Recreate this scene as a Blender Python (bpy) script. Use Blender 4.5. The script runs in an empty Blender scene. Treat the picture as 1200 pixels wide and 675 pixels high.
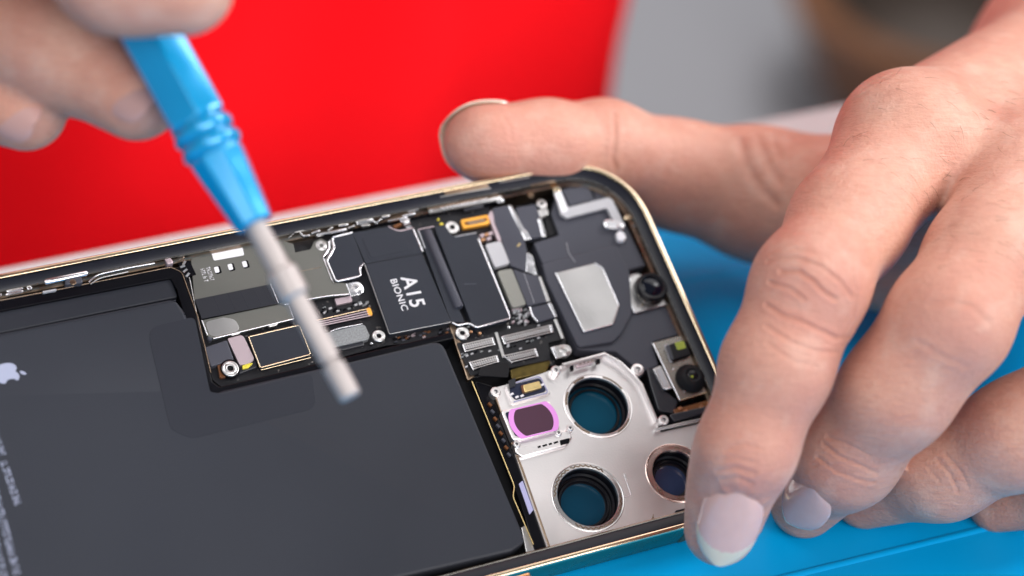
import bpy, bmesh, math, random
import numpy as np
from mathutils import Vector, Matrix, kdtree
random.seed(7); rng = np.random.default_rng(5)
S = 0.001                                   # everything below is written in millimetres
scn = bpy.context.scene
col = scn.collection

# ------------------------------------------------------------------ camera model (photo 1200 x 675, focal 2700 px)
RW = np.array([[0.9046570524684298, -0.4197133082239797, 0.07373165072623367],
               [-0.19529732047846343, -0.5621274714963503, -0.8036614102985485],
               [0.3787539756003427, 0.7126383688020188, -0.5905014659407144]])
CAM = np.array([-196.88686426, -329.53558417, 285.15275969])
FPX = 2700.0
TILT = math.radians(25)
PT = np.array([0, 0, .3 + 78.1*math.sin(TILT) + 7.65*math.cos(TILT)])
PA = np.array([[1, 0, 0], [0, math.cos(TILT), -math.sin(TILT)], [0, math.sin(TILT), math.cos(TILT)]])
def ray(u, v):
    return RW.T @ np.array([(u-600)/FPX, (v-337.5)/FPX, 1.0])
def at(u, v, d):                            # world point (mm) at camera depth d
    return CAM + ray(u, v)*d
def atz(u, v, z=0.0):                       # world point on the horizontal plane z
    r = ray(u, v); return CAM + r*((z-CAM[2])/r[2])
def PX(u, v, z=0.0):                        # phone coordinates (mm) on the plane z of the phone
    c = PA.T @ (CAM-PT); r = PA.T @ ray(u, v)
    q = c + r*((z-c[2])/r[2]); return np.array([q[0], q[1]])

# ------------------------------------------------------------------ materials
def mat(name, color, rough=.5, metal=0.0, bump=0.0, bscale=2000., var=0.0, vscale=400., coat=0.0, spec=.5, rvar=0.0, sheen=0.0):
    m = bpy.data.materials.new(name); m.use_nodes = True
    nt = m.node_tree; b = nt.nodes['Principled BSDF']
    b.inputs['Base Color'].default_value = (*color, 1); b.inputs['Roughness'].default_value = rough
    b.inputs['Metallic'].default_value = metal; b.inputs['Coat Weight'].default_value = coat
    b.inputs['Specular IOR Level'].default_value = spec
    b.inputs['Sheen Weight'].default_value = sheen
    tc = nt.nodes.new('ShaderNodeTexCoord')
    def noise(sc, det=4):
        n = nt.nodes.new('ShaderNodeTexNoise'); n.inputs['Scale'].default_value = sc; n.inputs['Detail'].default_value = det
        nt.links.new(tc.outputs['Object'], n.inputs['Vector']); return n
    if var > 0:
        n = noise(vscale); mx = nt.nodes.new('ShaderNodeMix'); mx.data_type = 'RGBA'
        mx.inputs[6].default_value = (*[c*(1-var) for c in color], 1); mx.inputs[7].default_value = (*[min(1, c*(1+var)) for c in color], 1)
        nt.links.new(n.outputs['Fac'], mx.inputs[0]); nt.links.new(mx.outputs[2], b.inputs['Base Color'])
    if rvar > 0:
        n = noise(vscale*.7); mr = nt.nodes.new('ShaderNodeMapRange')
        mr.inputs['From Min'].default_value = .3; mr.inputs['From Max'].default_value = .7
        mr.inputs['To Min'].default_value = max(.02, rough-rvar); mr.inputs['To Max'].default_value = rough+rvar
        nt.links.new(n.outputs['Fac'], mr.inputs['Value']); nt.links.new(mr.outputs['Result'], b.inputs['Roughness'])
    if bump > 0:
        n = noise(bscale); bp = nt.nodes.new('ShaderNodeBump'); bp.inputs['Strength'].default_value = bump
        bp.inputs['Distance'].default_value = .0002
        nt.links.new(n.outputs['Fac'], bp.inputs['Height']); nt.links.new(bp.outputs['Normal'], b.inputs['Normal'])
    return m

M = {}
M['graphite'] = mat('graphite_film', (.023, .026, .036), .42, bump=.05, bscale=1500, var=.08, vscale=120, rvar=.04, spec=.22)
M['battery'] = mat('battery_pouch', (.027, .030, .040), .46, bump=.06, bscale=900, var=.06, vscale=60, rvar=.05, spec=.22)
M['battery_dark'] = mat('battery_terrace', (.020, .022, .030), .42, bump=.05, bscale=900, spec=.22)
M['pulltab'] = mat('adhesive_tab', (.0225, .025, .0345), .46, bump=.05, bscale=900, spec=.22)
M['black'] = mat('black_plastic', (.004, .004, .006), .22, rvar=.05, spec=.15)
M['blackmatte'] = mat('black_matte', (.007, .007, .009), .6, spec=.2)
M['gasket'] = mat('navy_gasket', (.006, .007, .014), .35, spec=.3)
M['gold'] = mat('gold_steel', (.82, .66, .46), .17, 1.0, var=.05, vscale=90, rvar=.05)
M['goldshade'] = mat('gold_side_shaded', (.40, .31, .22), .26, 1.0, rvar=.05)  # darker gold stands for the shadowed mat mirrored in the sides
M['bronze'] = mat('bronze_wall', (.30, .22, .16), .34, 1.0, var=.4, vscale=500, rvar=.12)
M['copper'] = mat('copper_button', (.85, .46, .26), .28, 1.0)
M['silver'] = mat('bright_silver', (.86, .86, .90), .22, 1.0, rvar=.08, vscale=700)
M['steel'] = mat('brushed_steel', (.60, .59, .59), .32, 1.0, bump=.08, bscale=2500, var=.05, vscale=200, rvar=.06)
M['plate'] = mat('camera_plate_metal', (.86, .83, .83), .40, 1.0, bump=.10, bscale=2600, var=.04, vscale=90, rvar=.08)
M['olive'] = mat('olive_shield', (.15, .15, .138), .44, .55, bump=.05, bscale=1500, var=.05, vscale=120, rvar=.05)
M['module'] = mat('speaker_module', (.060, .062, .080), .40, bump=.05, bscale=1800, rvar=.06, spec=.22)
M['warmsteel'] = mat('warm_grey_steel', (.36, .34, .31), .28, 1.0, bump=.06, bscale=2500, rvar=.06)
M['white'] = mat('white_label', (.80, .79, .84), .5)
M['ink'] = mat('pale_ink', (.62, .62, .66), .5)
M['inkblue'] = mat('blue_grey_ink', (.32, .35, .48), .5)
M['pink'] = mat('pink_foil', (.52, .42, .46), .38, .5)
M['pad'] = mat('grey_foam_pad', (.42, .42, .45), .7, bump=.2, bscale=3000)
M['olivepad'] = mat('olive_pad', (.22, .22, .20), .6, bump=.1, bscale=3000)
M['granite'] = mat('speckled_pad', (.20, .21, .22), .55, var=.6, vscale=3500, bump=.2, bscale=3000)
M['orange'] = mat('orange_connector', (.90, .42, .06), .35, .4)
M['yellow'] = mat('yellow_adhesive', (.65, .55, .05), .4)
M['goldchip'] = mat('gold_chip', (.80, .60, .28), .35, .9, var=.3, vscale=900)
M['pinkring'] = mat('pink_ring', (.72, .28, .72), .3)
M['plum'] = mat('plum_glass', (.075, .032, .055), .12, coat=.5)
M['teal'] = mat('mat_tint_lens_glass', (.003, .055, .10), .12, spec=.2)  # teal paints in the blue mat seen in the lens glass
M['navyglass'] = mat('navy_lens_glass', (.002, .004, .012), .06, spec=.35)
M['indigo'] = mat('indigo_lens_glass', (.02, .03, .07), .10, coat=.3)
M['lensblack'] = mat('lens_black', (.004, .004, .007), .3, spec=.35)
M['tealdark'] = mat('deep_mat_tint_glass', (.002, .034, .066), .12, spec=.2)  # deeper version of the painted-in mat colour
M['lime_glass_glint'] = mat('lime_filter_and_glint', (.30, .36, .05), .25)
M['flexblack'] = mat('flex_black', (.016, .017, .024), .33, bump=.05, bscale=1500)
M['foilnavy'] = mat('navy_recess', (.012, .016, .04), .25)
M['lilac'] = mat('lilac_sticker', (.36, .36, .58), .5)
M['brown'] = mat('brown_flex', (.14, .05, .015), .35)
M['flexgold'] = mat('dark_gold_flex', (.12, .085, .02), .3, .6, var=.6, vscale=900)

def pcb_material():
    m = mat('circuit_board', (.010, .010, .013), .4, spec=.3)
    nt = m.node_tree; b = nt.nodes['Principled BSDF']
    tc = nt.nodes.new('ShaderNodeTexCoord')
    v = nt.nodes.new('ShaderNodeTexVoronoi'); v.inputs['Scale'].default_value = 2600
    nt.links.new(tc.outputs['Object'], v.inputs['Vector'])
    r = nt.nodes.new('ShaderNodeValToRGB'); r.color_ramp.elements[0].position = .88; r.color_ramp.elements[1].position = .96
    r.color_ramp.elements[0].color = (.010, .010, .013, 1); r.color_ramp.elements[1].color = (.22, .20, .19, 1)
    nt.links.new(v.outputs['Color'], r.inputs['Fac']); nt.links.new(r.outputs['Color'], b.inputs['Base Color'])
    bp = nt.nodes.new('ShaderNodeBump'); bp.inputs['Strength'].default_value = .35; bp.inputs['Distance'].default_value = .0002
    nt.links.new(v.outputs['Color'], bp.inputs['Height']); nt.links.new(bp.outputs['Normal'], b.inputs['Normal'])
    return m
M['pcb'] = pcb_material()

# ------------------------------------------------------------------ mesh helpers
def setprops(o, label=None, cat=None, group=None, kind=None):
    if label: o['label'] = label
    if cat: o['category'] = cat
    if group: o['group'] = group
    if kind: o['kind'] = kind
    return o
def link_bm(name, bm, mats, parent=None, smooth=True, angle=35):
    bmesh.ops.recalc_face_normals(bm, faces=bm.faces)
    me = bpy.data.meshes.new(name); bm.to_mesh(me); bm.free()
    return link_me(name, me, mats, parent, smooth, angle)
def link_me(name, me, mats, parent=None, smooth=True, angle=35):
    if not isinstance(mats, (list, tuple)): mats = [mats]
    for k in mats: me.materials.append(M[k] if isinstance(k, str) else k)
    if smooth:
        me.polygons.foreach_set('use_smooth', [True]*len(me.polygons))
        for p in me.polygons:
            if p.loop_total > 6: p.use_smooth = False     # flat tops stay flat
        if angle: me.set_sharp_from_angle(angle=math.radians(angle))
    o = bpy.data.objects.new(name, me); col.objects.link(o)
    if parent: o.parent = parent
    return o
def empty(name, loc=(0, 0, 0)):
    o = bpy.data.objects.new(name, None); col.objects.link(o); o.location = loc; o.empty_display_size = .01
    return o

def rounded(pts, r, seg=4):
    pts = [np.array(p, float) for p in pts]; n = len(pts); out = []
    rr = r if isinstance(r, (list, tuple)) else [r]*n
    for i in range(n):
        p = pts[i]; a = pts[i-1]-p; b = pts[(i+1) % n]-p
        la, lb = np.linalg.norm(a), np.linalg.norm(b)
        if rr[i] <= 0 or la < 1e-6 or lb < 1e-6: out.append(p); continue
        a, b = a/la, b/lb; c = float(np.clip(a@b, -1, 1)); half = math.acos(c)/2
        if half > 1.5: out.append(p); continue
        d = min(rr[i]/max(math.tan(half), .05), la*.45, lb*.45)
        p0, p2 = p+a*d, p+b*d
        for k in range(seg+1):
            t = k/seg; out.append((1-t)**2*p0+2*t*(1-t)*p+t*t*p2)
    return out
def prism(bm, pts, top, bot, bev=.1, seg=2, mi=0):
    vs = [bm.verts.new((p[0]*S, p[1]*S, top*S)) for p in pts]
    f = bm.faces.new(vs); f.material_index = mi
    ex = bmesh.ops.extrude_face_region(bm, geom=[f])
    nv = [e for e in ex['geom'] if isinstance(e, bmesh.types.BMVert)]
    for v in nv: v.co.z = bot*S
    # the original face stays as the top
    if bev > 0:
        ed = list(f.edges)
        try: bmesh.ops.bevel(bm, geom=ed, offset=bev*S, segments=seg, affect='EDGES', clamp_overlap=True, profile=.5)
        except Exception: pass
    return f
phone = None
def slab(name, px, top, bot, m, r=.3, bev=.1, parent=None, smooth=True):
    pts = rounded([PX(u, v, top) for u, v in px], r)
    bm = bmesh.new(); prism(bm, pts, top, bot, bev)
    return link_bm(name, bm, m, parent or phone, smooth, 18)
def box_mm(name, c, ax, hx, hy, top, bot, m, bev=.06, parent=None):
    a = np.array(ax, float); a /= np.linalg.norm(a); b = np.array([-a[1], a[0]])
    c = np.array(c, float)
    pts = [c+a*hx+b*hy, c-a*hx+b*hy, c-a*hx-b*hy, c+a*hx-b*hy]
    bm = bmesh.new(); prism(bm, pts, top, bot, bev, 1)
    return link_bm(name, bm, m, parent or phone)
def tube_bm(bm, P, rad, seg=8, caps=True):
    P = [np.array(p, float) for p in P]; n = len(P)
    rads = rad if isinstance(rad, (list, tuple)) else [rad]*n
    rings = []; prev = None
    for i in range(n):
        t = P[min(i+1, n-1)]-P[max(i-1, 0)]; t /= (np.linalg.norm(t)+1e-12)
        if prev is None:
            u = np.cross(t, [0, 0, 1.0]);
            if np.linalg.norm(u) < 1e-3: u = np.cross(t, [1.0, 0, 0])
        else: u = prev - t*(prev@t)
        u /= np.linalg.norm(u); w = np.cross(t, u); prev = u
        rings.append([bm.verts.new(tuple((P[i]+rads[i]*(u*math.cos(2*math.pi*k/seg)+w*math.sin(2*math.pi*k/seg)))*S)) for k in range(seg)])
    for i in range(n-1):
        for k in range(seg):
            bm.faces.new((rings[i][k], rings[i][(k+1) % seg], rings[i+1][(k+1) % seg], rings[i+1][k]))
    if caps: bm.faces.new(rings[0][::-1]); bm.faces.new(rings[-1])
def wire(name, px, z, rad, m, parent=None, rs=.5):
    pts = [PX(u, v, z) for u, v in px]
    if len(pts) > 2:
        q = []
        for i, p in enumerate(pts):
            if i in (0, len(pts)-1): q.append(p); continue
            a, b = pts[i-1]-p, pts[i+1]-p; la, lb = np.linalg.norm(a), np.linalg.norm(b); d = min(rs, la*.4, lb*.4)
            p0, p2 = p+a/la*d, p+b/lb*d
            q += [p0, .25*p0+.5*p+.25*p2, p2]
        pts = q
    bm = bmesh.new(); tube_bm(bm, [(p[0], p[1], z) for p in pts], rad, 8)
    return link_bm(name, bm, m, parent or phone, True, 60)
def lathe(bm, prof, seg=32, M4=None, mi=None):
    rings = []
    for (r, z) in prof:
        if r < 1e-6: rings.append([bm.verts.new((0, 0, z*S))])
        else: rings.append([bm.verts.new((r*S*math.cos(2*math.pi*k/seg), r*S*math.sin(2*math.pi*k/seg), z*S)) for k in range(seg)])
    vs = [v for r in rings for v in r]
    for i in range(len(rings)-1):
        A, B = rings[i], rings[i+1]
        for k in range(seg):
            k2 = (k+1) % seg
            if len(A) == 1 and len(B) == 1: continue
            if len(A) == 1: f = bm.faces.new((A[0], B[k2], B[k]))
            elif len(B) == 1: f = bm.faces.new((A[k], A[k2], B[0]))
            else: f = bm.faces.new((A[k], A[k2], B[k2], B[k]))
            if mi: f.material_index = mi[i]
    if M4 is not None: bmesh.ops.transform(bm, matrix=M4, verts=vs)
    return vs
def lathe_at(name, u, v, z, prof, m, parent=None, seg=32, mi=None, angle=35):
    p = PX(u, v, z); bm = bmesh.new()
    lathe(bm, prof, seg, Matrix.Translation((p[0]*S, p[1]*S, z*S)), mi)
    return link_bm(name, bm, m, parent or phone, True, angle)
PXMM = 6.1
def screw(u, v, rpx, z, m='steel', slot=True, parent=None):
    r = rpx/PXMM
    prof = [(0, -.45), (r*.16, -.45), (r*.30, -.30), (r*.36, -.02), (r*.46, .05), (r*.62, 0.0), (r*.70, -.10), (r*.80, 0), (r*.93, -.03), (r, -.14), (r, -1.2)]
    mi = [1, 1, 1, 0, 0, 0, 0, 0, 0, 0]
    return lathe_at('screw', u, v, z, prof, [m, 'blackmatte'], parent, 24, mi, 50)

# ------------------------------------------------------------------ the phone
phone = empty('smartphone', tuple(PT*S)); phone.rotation_euler = (TILT, 0, 0)
setprops(phone, 'opened smartphone without its screen, black battery and circuit board showing, held over the blue mat', 'phone')
L, W = 160.8, 78.1
def rrect(n, R=15.5, per=14):
    r = max(R-n, 1.0); x0, x1, y0, y1 = -L+n, -n, -W+n, -n
    out = []
    for cx, cy, a0 in ((x1-r, y1-r, 0), (x0+r, y1-r, 90), (x0+r, y0+r, 180), (x1-r, y0+r, 270)):
        for k in range(per+1):
            a = math.radians(a0+90*k/per); c, s = math.cos(a), math.sin(a)
            e = 2/2.25
            out.append((cx+r*math.copysign(abs(c)**e, c), cy+r*math.copysign(abs(s)**e, s)))
    return out
def loft(name, prof, m, parent, fill_last=False, angle=40):
    bm = bmesh.new(); rings = []
    for n, z in prof: rings.append([bm.verts.new((x*S, y*S, z*S)) for x, y in rrect(n)])
    for A, B in zip(rings, rings[1:]):
        for k in range(len(A)):
            bm.faces.new((A[k], A[(k+1) % len(A)], B[(k+1) % len(A)], B[k]))
    if fill_last: bm.faces.new(rings[-1])
    return link_bm(name, bm, m, parent, True, angle)
frame = loft('frame', [(.5, -7.6), (.12, -7.4), (0, -7.0), (0, -.45), (.12, -.12), (.32, 0), (.82, 0), (.95, -.08), (1.0, -.8)], ['gold', 'goldshade'], phone)
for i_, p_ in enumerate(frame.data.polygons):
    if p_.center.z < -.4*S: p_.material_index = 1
loft('gasket', [(1.0, -.55), (1.1, -.42), (2.9, -.72), (3.1, -.90)], 'gasket', frame)
loft('inner_lip', [(3.08, -.80), (3.16, -.74), (3.26, -.76), (3.4, -1.3)], 'warmsteel', frame)
loft('inner_wall', [(3.38, -1.0), (3.5, -1.6), (3.9, -2.0), (4.0, -6.0)], 'bronze', frame)
loft('back_panel', [(3.6, -6.05), (30, -6.0)], 'blackmatte', phone, True)
loft('back_glass', [(.5, -7.6), (1.0, -7.7), (30, -7.7)], 'black', phone, True)
# antenna breaks and buttons on the sides of the frame
for x, y, a in ((-18, -78.1, 0), (-120, 0, 0), (-14, 0, 0)):
    o = box_mm('antenna_band', (x, y), (1, 0), .7, .06, -.45, -7.2, 'flexgold', 0, frame)
b = box_mm('side_button', (-55.5, -78.1), (1, 0), 5.5, .55, -2.2, -5.4, 'copper', .25, frame)
box_mm('side_button', (-80, -78.1), (1, 0), 5.5, .55, -2.2, -5.4, 'copper', .25, frame)

# ---- battery
bat = slab('battery', [(-420, 474), (206, 349), (217, 368), (244, 462), (262, 458), (518, 398), (617, 634), (600, 646), (-190, 830)], -1.5, -5.8, 'battery', [1, 2.2, 1.5, 1.5, 2.5, 2.2, 1.8, 2, 2], .55)
slab('terrace', [(-420, 444), (200, 325), (209, 348), (-420, 476)], -2.3, -5.6, 'battery_dark', .6, .3, bat)
slab('pull_tab', [(172, 384), (228, 371), (246, 459), (262, 462), (366, 437), (371, 478), (225, 514), (200, 503)], -1.44, -1.6, 'pulltab', [3, 1, .6, 1.5, 1, 2.5, 3, 2], .03, bat)
slab('battery_wrap_seam', [(-420, 476.5), (206, 351.5), (206.4, 352.8), (-420, 478)], -1.46, -1.6, 'battery_dark', 0, 0, bat)
# fruit mark and small print on the battery
def apple(parent, u, v, size):
    o = PX(u, v, -1.4)
    def q(x, y): return (o[0]+y*size, o[1]-x*size)     # top of the mark points to +X
    body = []
    ctrl = [(0, .36), (.13, .44), (.30, .44), (.42, .33), (.33, .22), (.29, .08), (.33, -.08), (.44, -.18), (.36, -.38), (.22, -.53), (.10, -.50), (0, -.46), (-.10, -.50), (-.22, -.53), (-.38, -.34), (-.45, -.05), (-.42, .22), (-.30, .40), (-.13, .44)]
    n = len(ctrl)
    for i in range(n):
        p0, p1, p2, p3 = [np.array(ctrl[(i+k-1) % n]) for k in range(4)]
        for t in (0, .25, .5, .75):
            body.append(.5*((2*p1)+(-p0+p2)*t+(2*p0-5*p1+4*p2-p3)*t*t+(-p0+3*p1-3*p2+p3)*t**3))
    bm = bmesh.new(); prism(bm, [q(*p) for p in body], -1.45, -1.55, 0)
    leaf = [(.02, .50), (.05, .62), (.14, .72), (.24, .76), (.23, .64), (.15, .54)]
    prism(bm, rounded([q(*p) for p in leaf], .15), -1.45, -1.55, 0)
    return link_bm('fruit_logo', bm, 'inkblue', parent, False)
apple(bat, 8, 437, 4.3)
def print_strip(name, p0, p1, h, m, parent, z, gap=.1, seed=1, lo=.12, hi=.3):
    a = np.array(PX(*p0, z)); b = np.array(PX(*p1, z)); d = b-a; ln = np.linalg.norm(d); d /= ln; nrm = np.array([-d[1], d[0]])
    r = random.Random(seed); bm = bmesh.new(); t = 0
    while t < ln:
        w = r.uniform(lo, hi)*h*1.6; k = r.randrange(4)
        segs = {0: [(0, 1, 0, .25), (0, .3, 0, 1)], 1: [(0, 1, .75, 1), (.35, .65, 0, 1)], 2: [(0, 1, 0, .2), (0, 1, .8, 1), (.7, 1, 0, 1)], 3: [(0, .3, 0, 1), (0, 1, .4, .6), (.7, 1, 0, .6)]}[k]
        for x0, x1, y0, y1 in segs:
            P = [a+d*(t+w*x)+nrm*h*(y-.5) for x, y in ((x0, y0), (x1, y0), (x1, y1), (x0, y1))]
            bm.faces.new([bm.verts.new((p[0]*S, p[1]*S, (z+.004*(x0 > 0))*S)) for p in P])
        t += w+gap*h*(3 if r.random() < .15 else 1)
    return link_bm(name, bm, m, parent, False)
for i, (p0, p1, h) in enumerate((((-6, 505), (4, 532), .9), ((4, 541), (22, 593), 1.15), ((-6, 574), (20, 672), 1.15), ((-14, 598), (8, 690), 1.1))):
    print_strip('small_print', p0, p1, h, 'inkblue', bat, -1.44, .12, 3+i)

# ---- black frame round the battery, and the floor under the board
slab('battery_frame', [(-420, 432), (196, 312), (212, 313), (221, 330), (249, 447), (257, 453), (530, 389), (533, 396), (258, 462), (243, 460), (238, 446), (207, 338), (200, 326), (-420, 446)], -1.75, -5.9, 'black', .5, .2)
wire('frame_edge', [(-300, 407.5), (60, 341), (200, 313), (213, 319), (232, 372), (247, 437)], -1.7, .10, 'bronze')
board = slab('logic_board', [(208, 309), (372, 277), (570, 238), (640, 330), (664, 400), (650, 428), (553, 443), (533, 397), (452, 405), (262, 455), (249, 445), (236, 400)], -3.0, -3.9, 'pcb', .6, .1)

# ---- main olive shield with its label, windows and print
sh = slab('shield_plate', [(223, 297), (242, 294.5), (286, 287), (338, 297.3), (364, 292), (368, 283), (376, 279), (384, 283), (385.5, 290), (378.5, 301), (390, 330), (405, 331.5), (409, 344), (387, 346), (368, 349), (330, 356), (228, 352)], -1.75, -2.7, 'olive', .5, .1)
slab('shield_top_tab', [(285, 287), (325, 279), (344, 286), (346, 297), (320, 302), (288, 299)], -1.78, -2.6, 'olive', .3, .08, sh)
slab('shield_label', [(247, 294), (283.5, 288), (286.3, 298.8), (250.6, 305.4)], -1.68, -1.8, 'white', .35, .03, sh)
for u, v in ((254, 316.5), (270, 313.3), (286.8, 310)):
    slab('window_shadow', [(u-3.4, v-3.8), (u+3.6, v-5.2), (u+6.2, v+3.2), (u-.6, v+5)], -1.72, -1.9, 'black', .3, 0, sh)  # black slab paints the shadow at the right of each hole
    slab('white_window', [(u-3.6, v-3.4), (u+1.6, v-4.6), (u+3.4, v+2.2), (u-1.4, v+3.4)], -1.66, -1.9, 'white', .25, .03, sh)  # the white hole itself
print_strip('shield_print', (237, 315), (242, 330), .8, 'ink', sh, -1.70, .15, 21)
print_strip('shield_print', (243.5, 313), (249, 328.5), .8, 'ink', sh, -1.70, .15, 22)
wire('shield_seam', [(352, 318), (377, 313)], -1.74, .04, 'bronze', sh)
wire('shield_edge', [(385.5, 283), (386, 291), (378.5, 301.5)], -1.70, .22, 'silver', sh)
wire('shield_edge', [(379, 303), (389, 329)], -1.74, .12, 'silver', sh)
wire('shield_edge', [(333, 357), (368, 349.4), (387, 346.4), (409, 344.6)], -1.80, .13, 'silver', sh)
wire('shield_edge', [(216, 299), (242, 294.5)], -1.65, .28, 'silver', sh)
wire('shield_edge', [(203, 300), (212, 300), (222, 326), (245, 440)], -1.9, .10, 'steel', sh)
slab('shield_slot', [(208, 308), (222, 305), (230, 322), (219, 325)], -1.72, -2.2, 'black', .1, 0, sh)
for k, (u, v) in enumerate(((214, 312), (217, 317), (220, 322), (216, 308))):
    box_mm('shield_slot_contact', PX(u, v, -1.6), (1, .2+.3*k), .5, .22, -1.55, -1.9, 'silver', .05, sh)
screw(376.5, 287.5, 6.6, -1.66, 'steel', parent=sh)
lathe_at('lug', 417, 337.5, -1.9, [(0, 0), (1.2, 0), (1.45, -.12), (1.45, -1.6)], 'silver')
screw(417, 337, 5.5, -1.82, 'steel')
slab('lug_bracket', [(405.5, 332), (411, 331), (420, 345), (411, 347.5)], -1.86, -2.8, 'silver', .15, .08)
slab('pink_bar', [(392, 350), (411, 346.5), (413, 353), (394.5, 357.3)], -2.5, -3.2, 'pink', .1, .05)
# graphite strip with its grid, and the lower shield
gs = slab('graphite_strip', [(228, 351), (316, 333), (331, 334), (338, 351), (325, 356), (236.5, 373.5)], -1.62, -1.8, 'flexblack', .2, .04)
for f in (.25, .44, .61, .78, .90):
    u0, v0 = 228+(316-228)*f, 351-18*f; u1, v1 = 236.5+(326-236.5)*f, 373.5-18.5*f
    wire('strip_line', [(u0, v0+1), (u1, v1-1.5)], -1.66, .055 if f < .9 else .055, 'graphite', gs)
wire('strip_edge', [(317, 332.5), (326, 355)], -1.62, .12, 'silver', gs)
lsh = slab('lower_shield', [(236.5, 375), (337.5, 354), (344, 373), (250, 396.5), (242.5, 393)], -1.9, -2.8, 'olive', .2, .12)
wire('shield_edge', [(236.5, 375.5), (243, 393)], -1.9, .13, 'silver', lsh)
wire('shield_edge', [(250, 396.8), (344, 373.6)], -1.93, .14, 'silver', lsh)
wire('shield_edge', [(337.8, 355), (344, 373)], -1.93, .10, 'silver', lsh)
slab('shield_sticker', [(240, 377), (262, 372), (276, 374), (282, 387), (253, 394), (246, 393)], -1.87, -2.0, 'steel', [1, 1, 2, 1, 1, 1], .02, lsh)
for u, v in ((320, 380), (276, 390)):
    slab('shield_clip', [(u-7, v+1.5), (u-4, v-2.6), (u+4, v-4.2), (u+7, v-1.6), (u+4, v+1.5), (u-4, v+3.4)], -1.95, -2.6, 'steel', .2, .2, lsh)
for u, v in ((246, 396), (342, 374)):
    lathe_at('shield_corner', u, v, -2.0, [(0, .1), (.35, .05), (.5, -.15), (.5, -.9)], 'module', lsh, 16)
# lower left group
slab('black_block', [(239, 407), (266, 398), (274.5, 421.5), (247, 429.5)], -1.9, -3.2, 'module', .3, .25)
slab('black_block', [(270, 430), (281, 427.5), (300, 421.5), (302, 430), (281, 438)], -2.3, -3.2, 'flexblack', .3, .2)
slab('pink_foil', [(266.5, 396.5), (284.5, 392), (298.6, 421), (292, 425.5), (281, 427.8)], -1.85, -2.4, 'pink', [.3, .8, .8, .5, .3], .05)
slab('yellow_adhesive', [(284, 428), (298, 424), (291, 431), (284, 432.5)], -1.9, -2.4, 'yellow', .2, .1)
slab('brown_flex', [(254, 424), (264, 421), (266, 441), (258, 443)], -2.2, -2.8, 'brown', .3, .05)
lathe_at('screw_washer', 270, 431.5, -1.9, [(1.4, .1), (1.62, .14), (1.8, 0), (1.8, -.8)], 'black')
screw(270, 431.5, 9.6, -1.6, 'steel')
ic = slab('memory_chip', [(291, 394.5), (350, 381), (364, 415.5), (305, 431)], -1.6, -2.9, 'graphite', .3, .1)
wire('chip_edge', [(305, 430.6), (291, 394.8), (349, 381.4), (351, 382), (364, 415.3), (306, 430.6)], -1.62, .14, 'gold', ic, .3)
wire('chip_edge', [(306, 433.5), (364, 419)], -2.3, .12, 'gold', ic)
# strip connector and pads next to it
cs = slab('strip_connector', [(356, 377.5), (433, 360), (437, 369.4), (360, 385.6)], -2.4, -3.2, 'black', .5, .05)
for f in (.08, .38, .68, .95):
    wire('contact_row', [(357+4*f, 378+7.4*f), (430+4*f, 361.2+9*f)], -2.3, .11, 'pink' if f > .2 else 'gold', cs)
slab('connector_end', [(429, 361), (434, 359.8), (437, 368.8), (432, 370.3)], -2.2, -2.6, 'orange', .3, .1, cs)
slab('grey_pad', [(370, 393), (424, 380.2), (428, 381.5), (433, 392.5), (432, 397.5), (370, 412)], -2.0, -3.0, 'granite', .4, .08)
wire('pad_wire', [(387, 388.5), (396, 385), (424, 379.5)], -1.9, .09, 'silver')
slab('black_rail', [(372, 412), (426, 399.5), (427, 404.5), (374, 417)], -2.3, -3.2, 'flexblack', .3, .2)
screw(444, 393.4, 7.6, -1.7, 'steel')
lathe_at('solder_dot', 435, 403, -2.2, [(0, .2), (.25, .14), (.34, -.2)], 'silver', None, 12)
# dark covers with bright edges
c1 = slab('dark_cover', [(388.7, 279), (413, 272.6), (427, 309), (421, 314), (423.5, 323), (394, 330), (383, 305.5), (392.4, 290)], -1.35, -2.7, 'graphite', .35, .12)
wire('cover_edge', [(413, 272.4), (388.6, 278.6), (392.2, 290), (383, 305.5), (393.6, 330), (423.4, 323.4), (420.8, 314.4), (426.6, 308.8)], -1.45, .20, 'silver', c1)
wire('cover_edge', [(387, 281), (390.4, 290), (380.6, 305.5), (391, 331.5)], -1.8, .12, 'steel', c1)
c2 = slab('dark_cover', [(412.8, 272.6), (456, 265.2), (462, 268), (469, 270.5), (484, 267), (495, 296.8), (428.5, 309)], -1.3, -2.7, 'graphite', .3, .10)
slab('cover_panel', [(423, 277.5), (452, 271.5), (486, 289), (487, 296), (433, 305)], -1.24, -1.4, 'graphite', .6, .04, c2)
slab('cover_panel', [(424, 277.4), (470, 271.8), (482, 292.5), (435, 302.8)], -1.18, -1.4, 'graphite', .8, .05, c2)
wire('cover_edge', [(455, 265.4), (461, 269), (469, 271), (484, 267.3)], -1.4, .14, 'pink', c2)
wire('cover_edge', [(484.5, 269), (495.5, 295)], -1.30, .16, 'silver', c2)
for k, (u, v) in enumerate(((466, 264), (474, 258.5), (477, 262), (479, 266))):
    box_mm('contact', PX(u, v, -1.6), (1, .22), .9-.1*k, .28, -1.5, -2.2, 'silver' if k else 'brown', .08)
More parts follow.
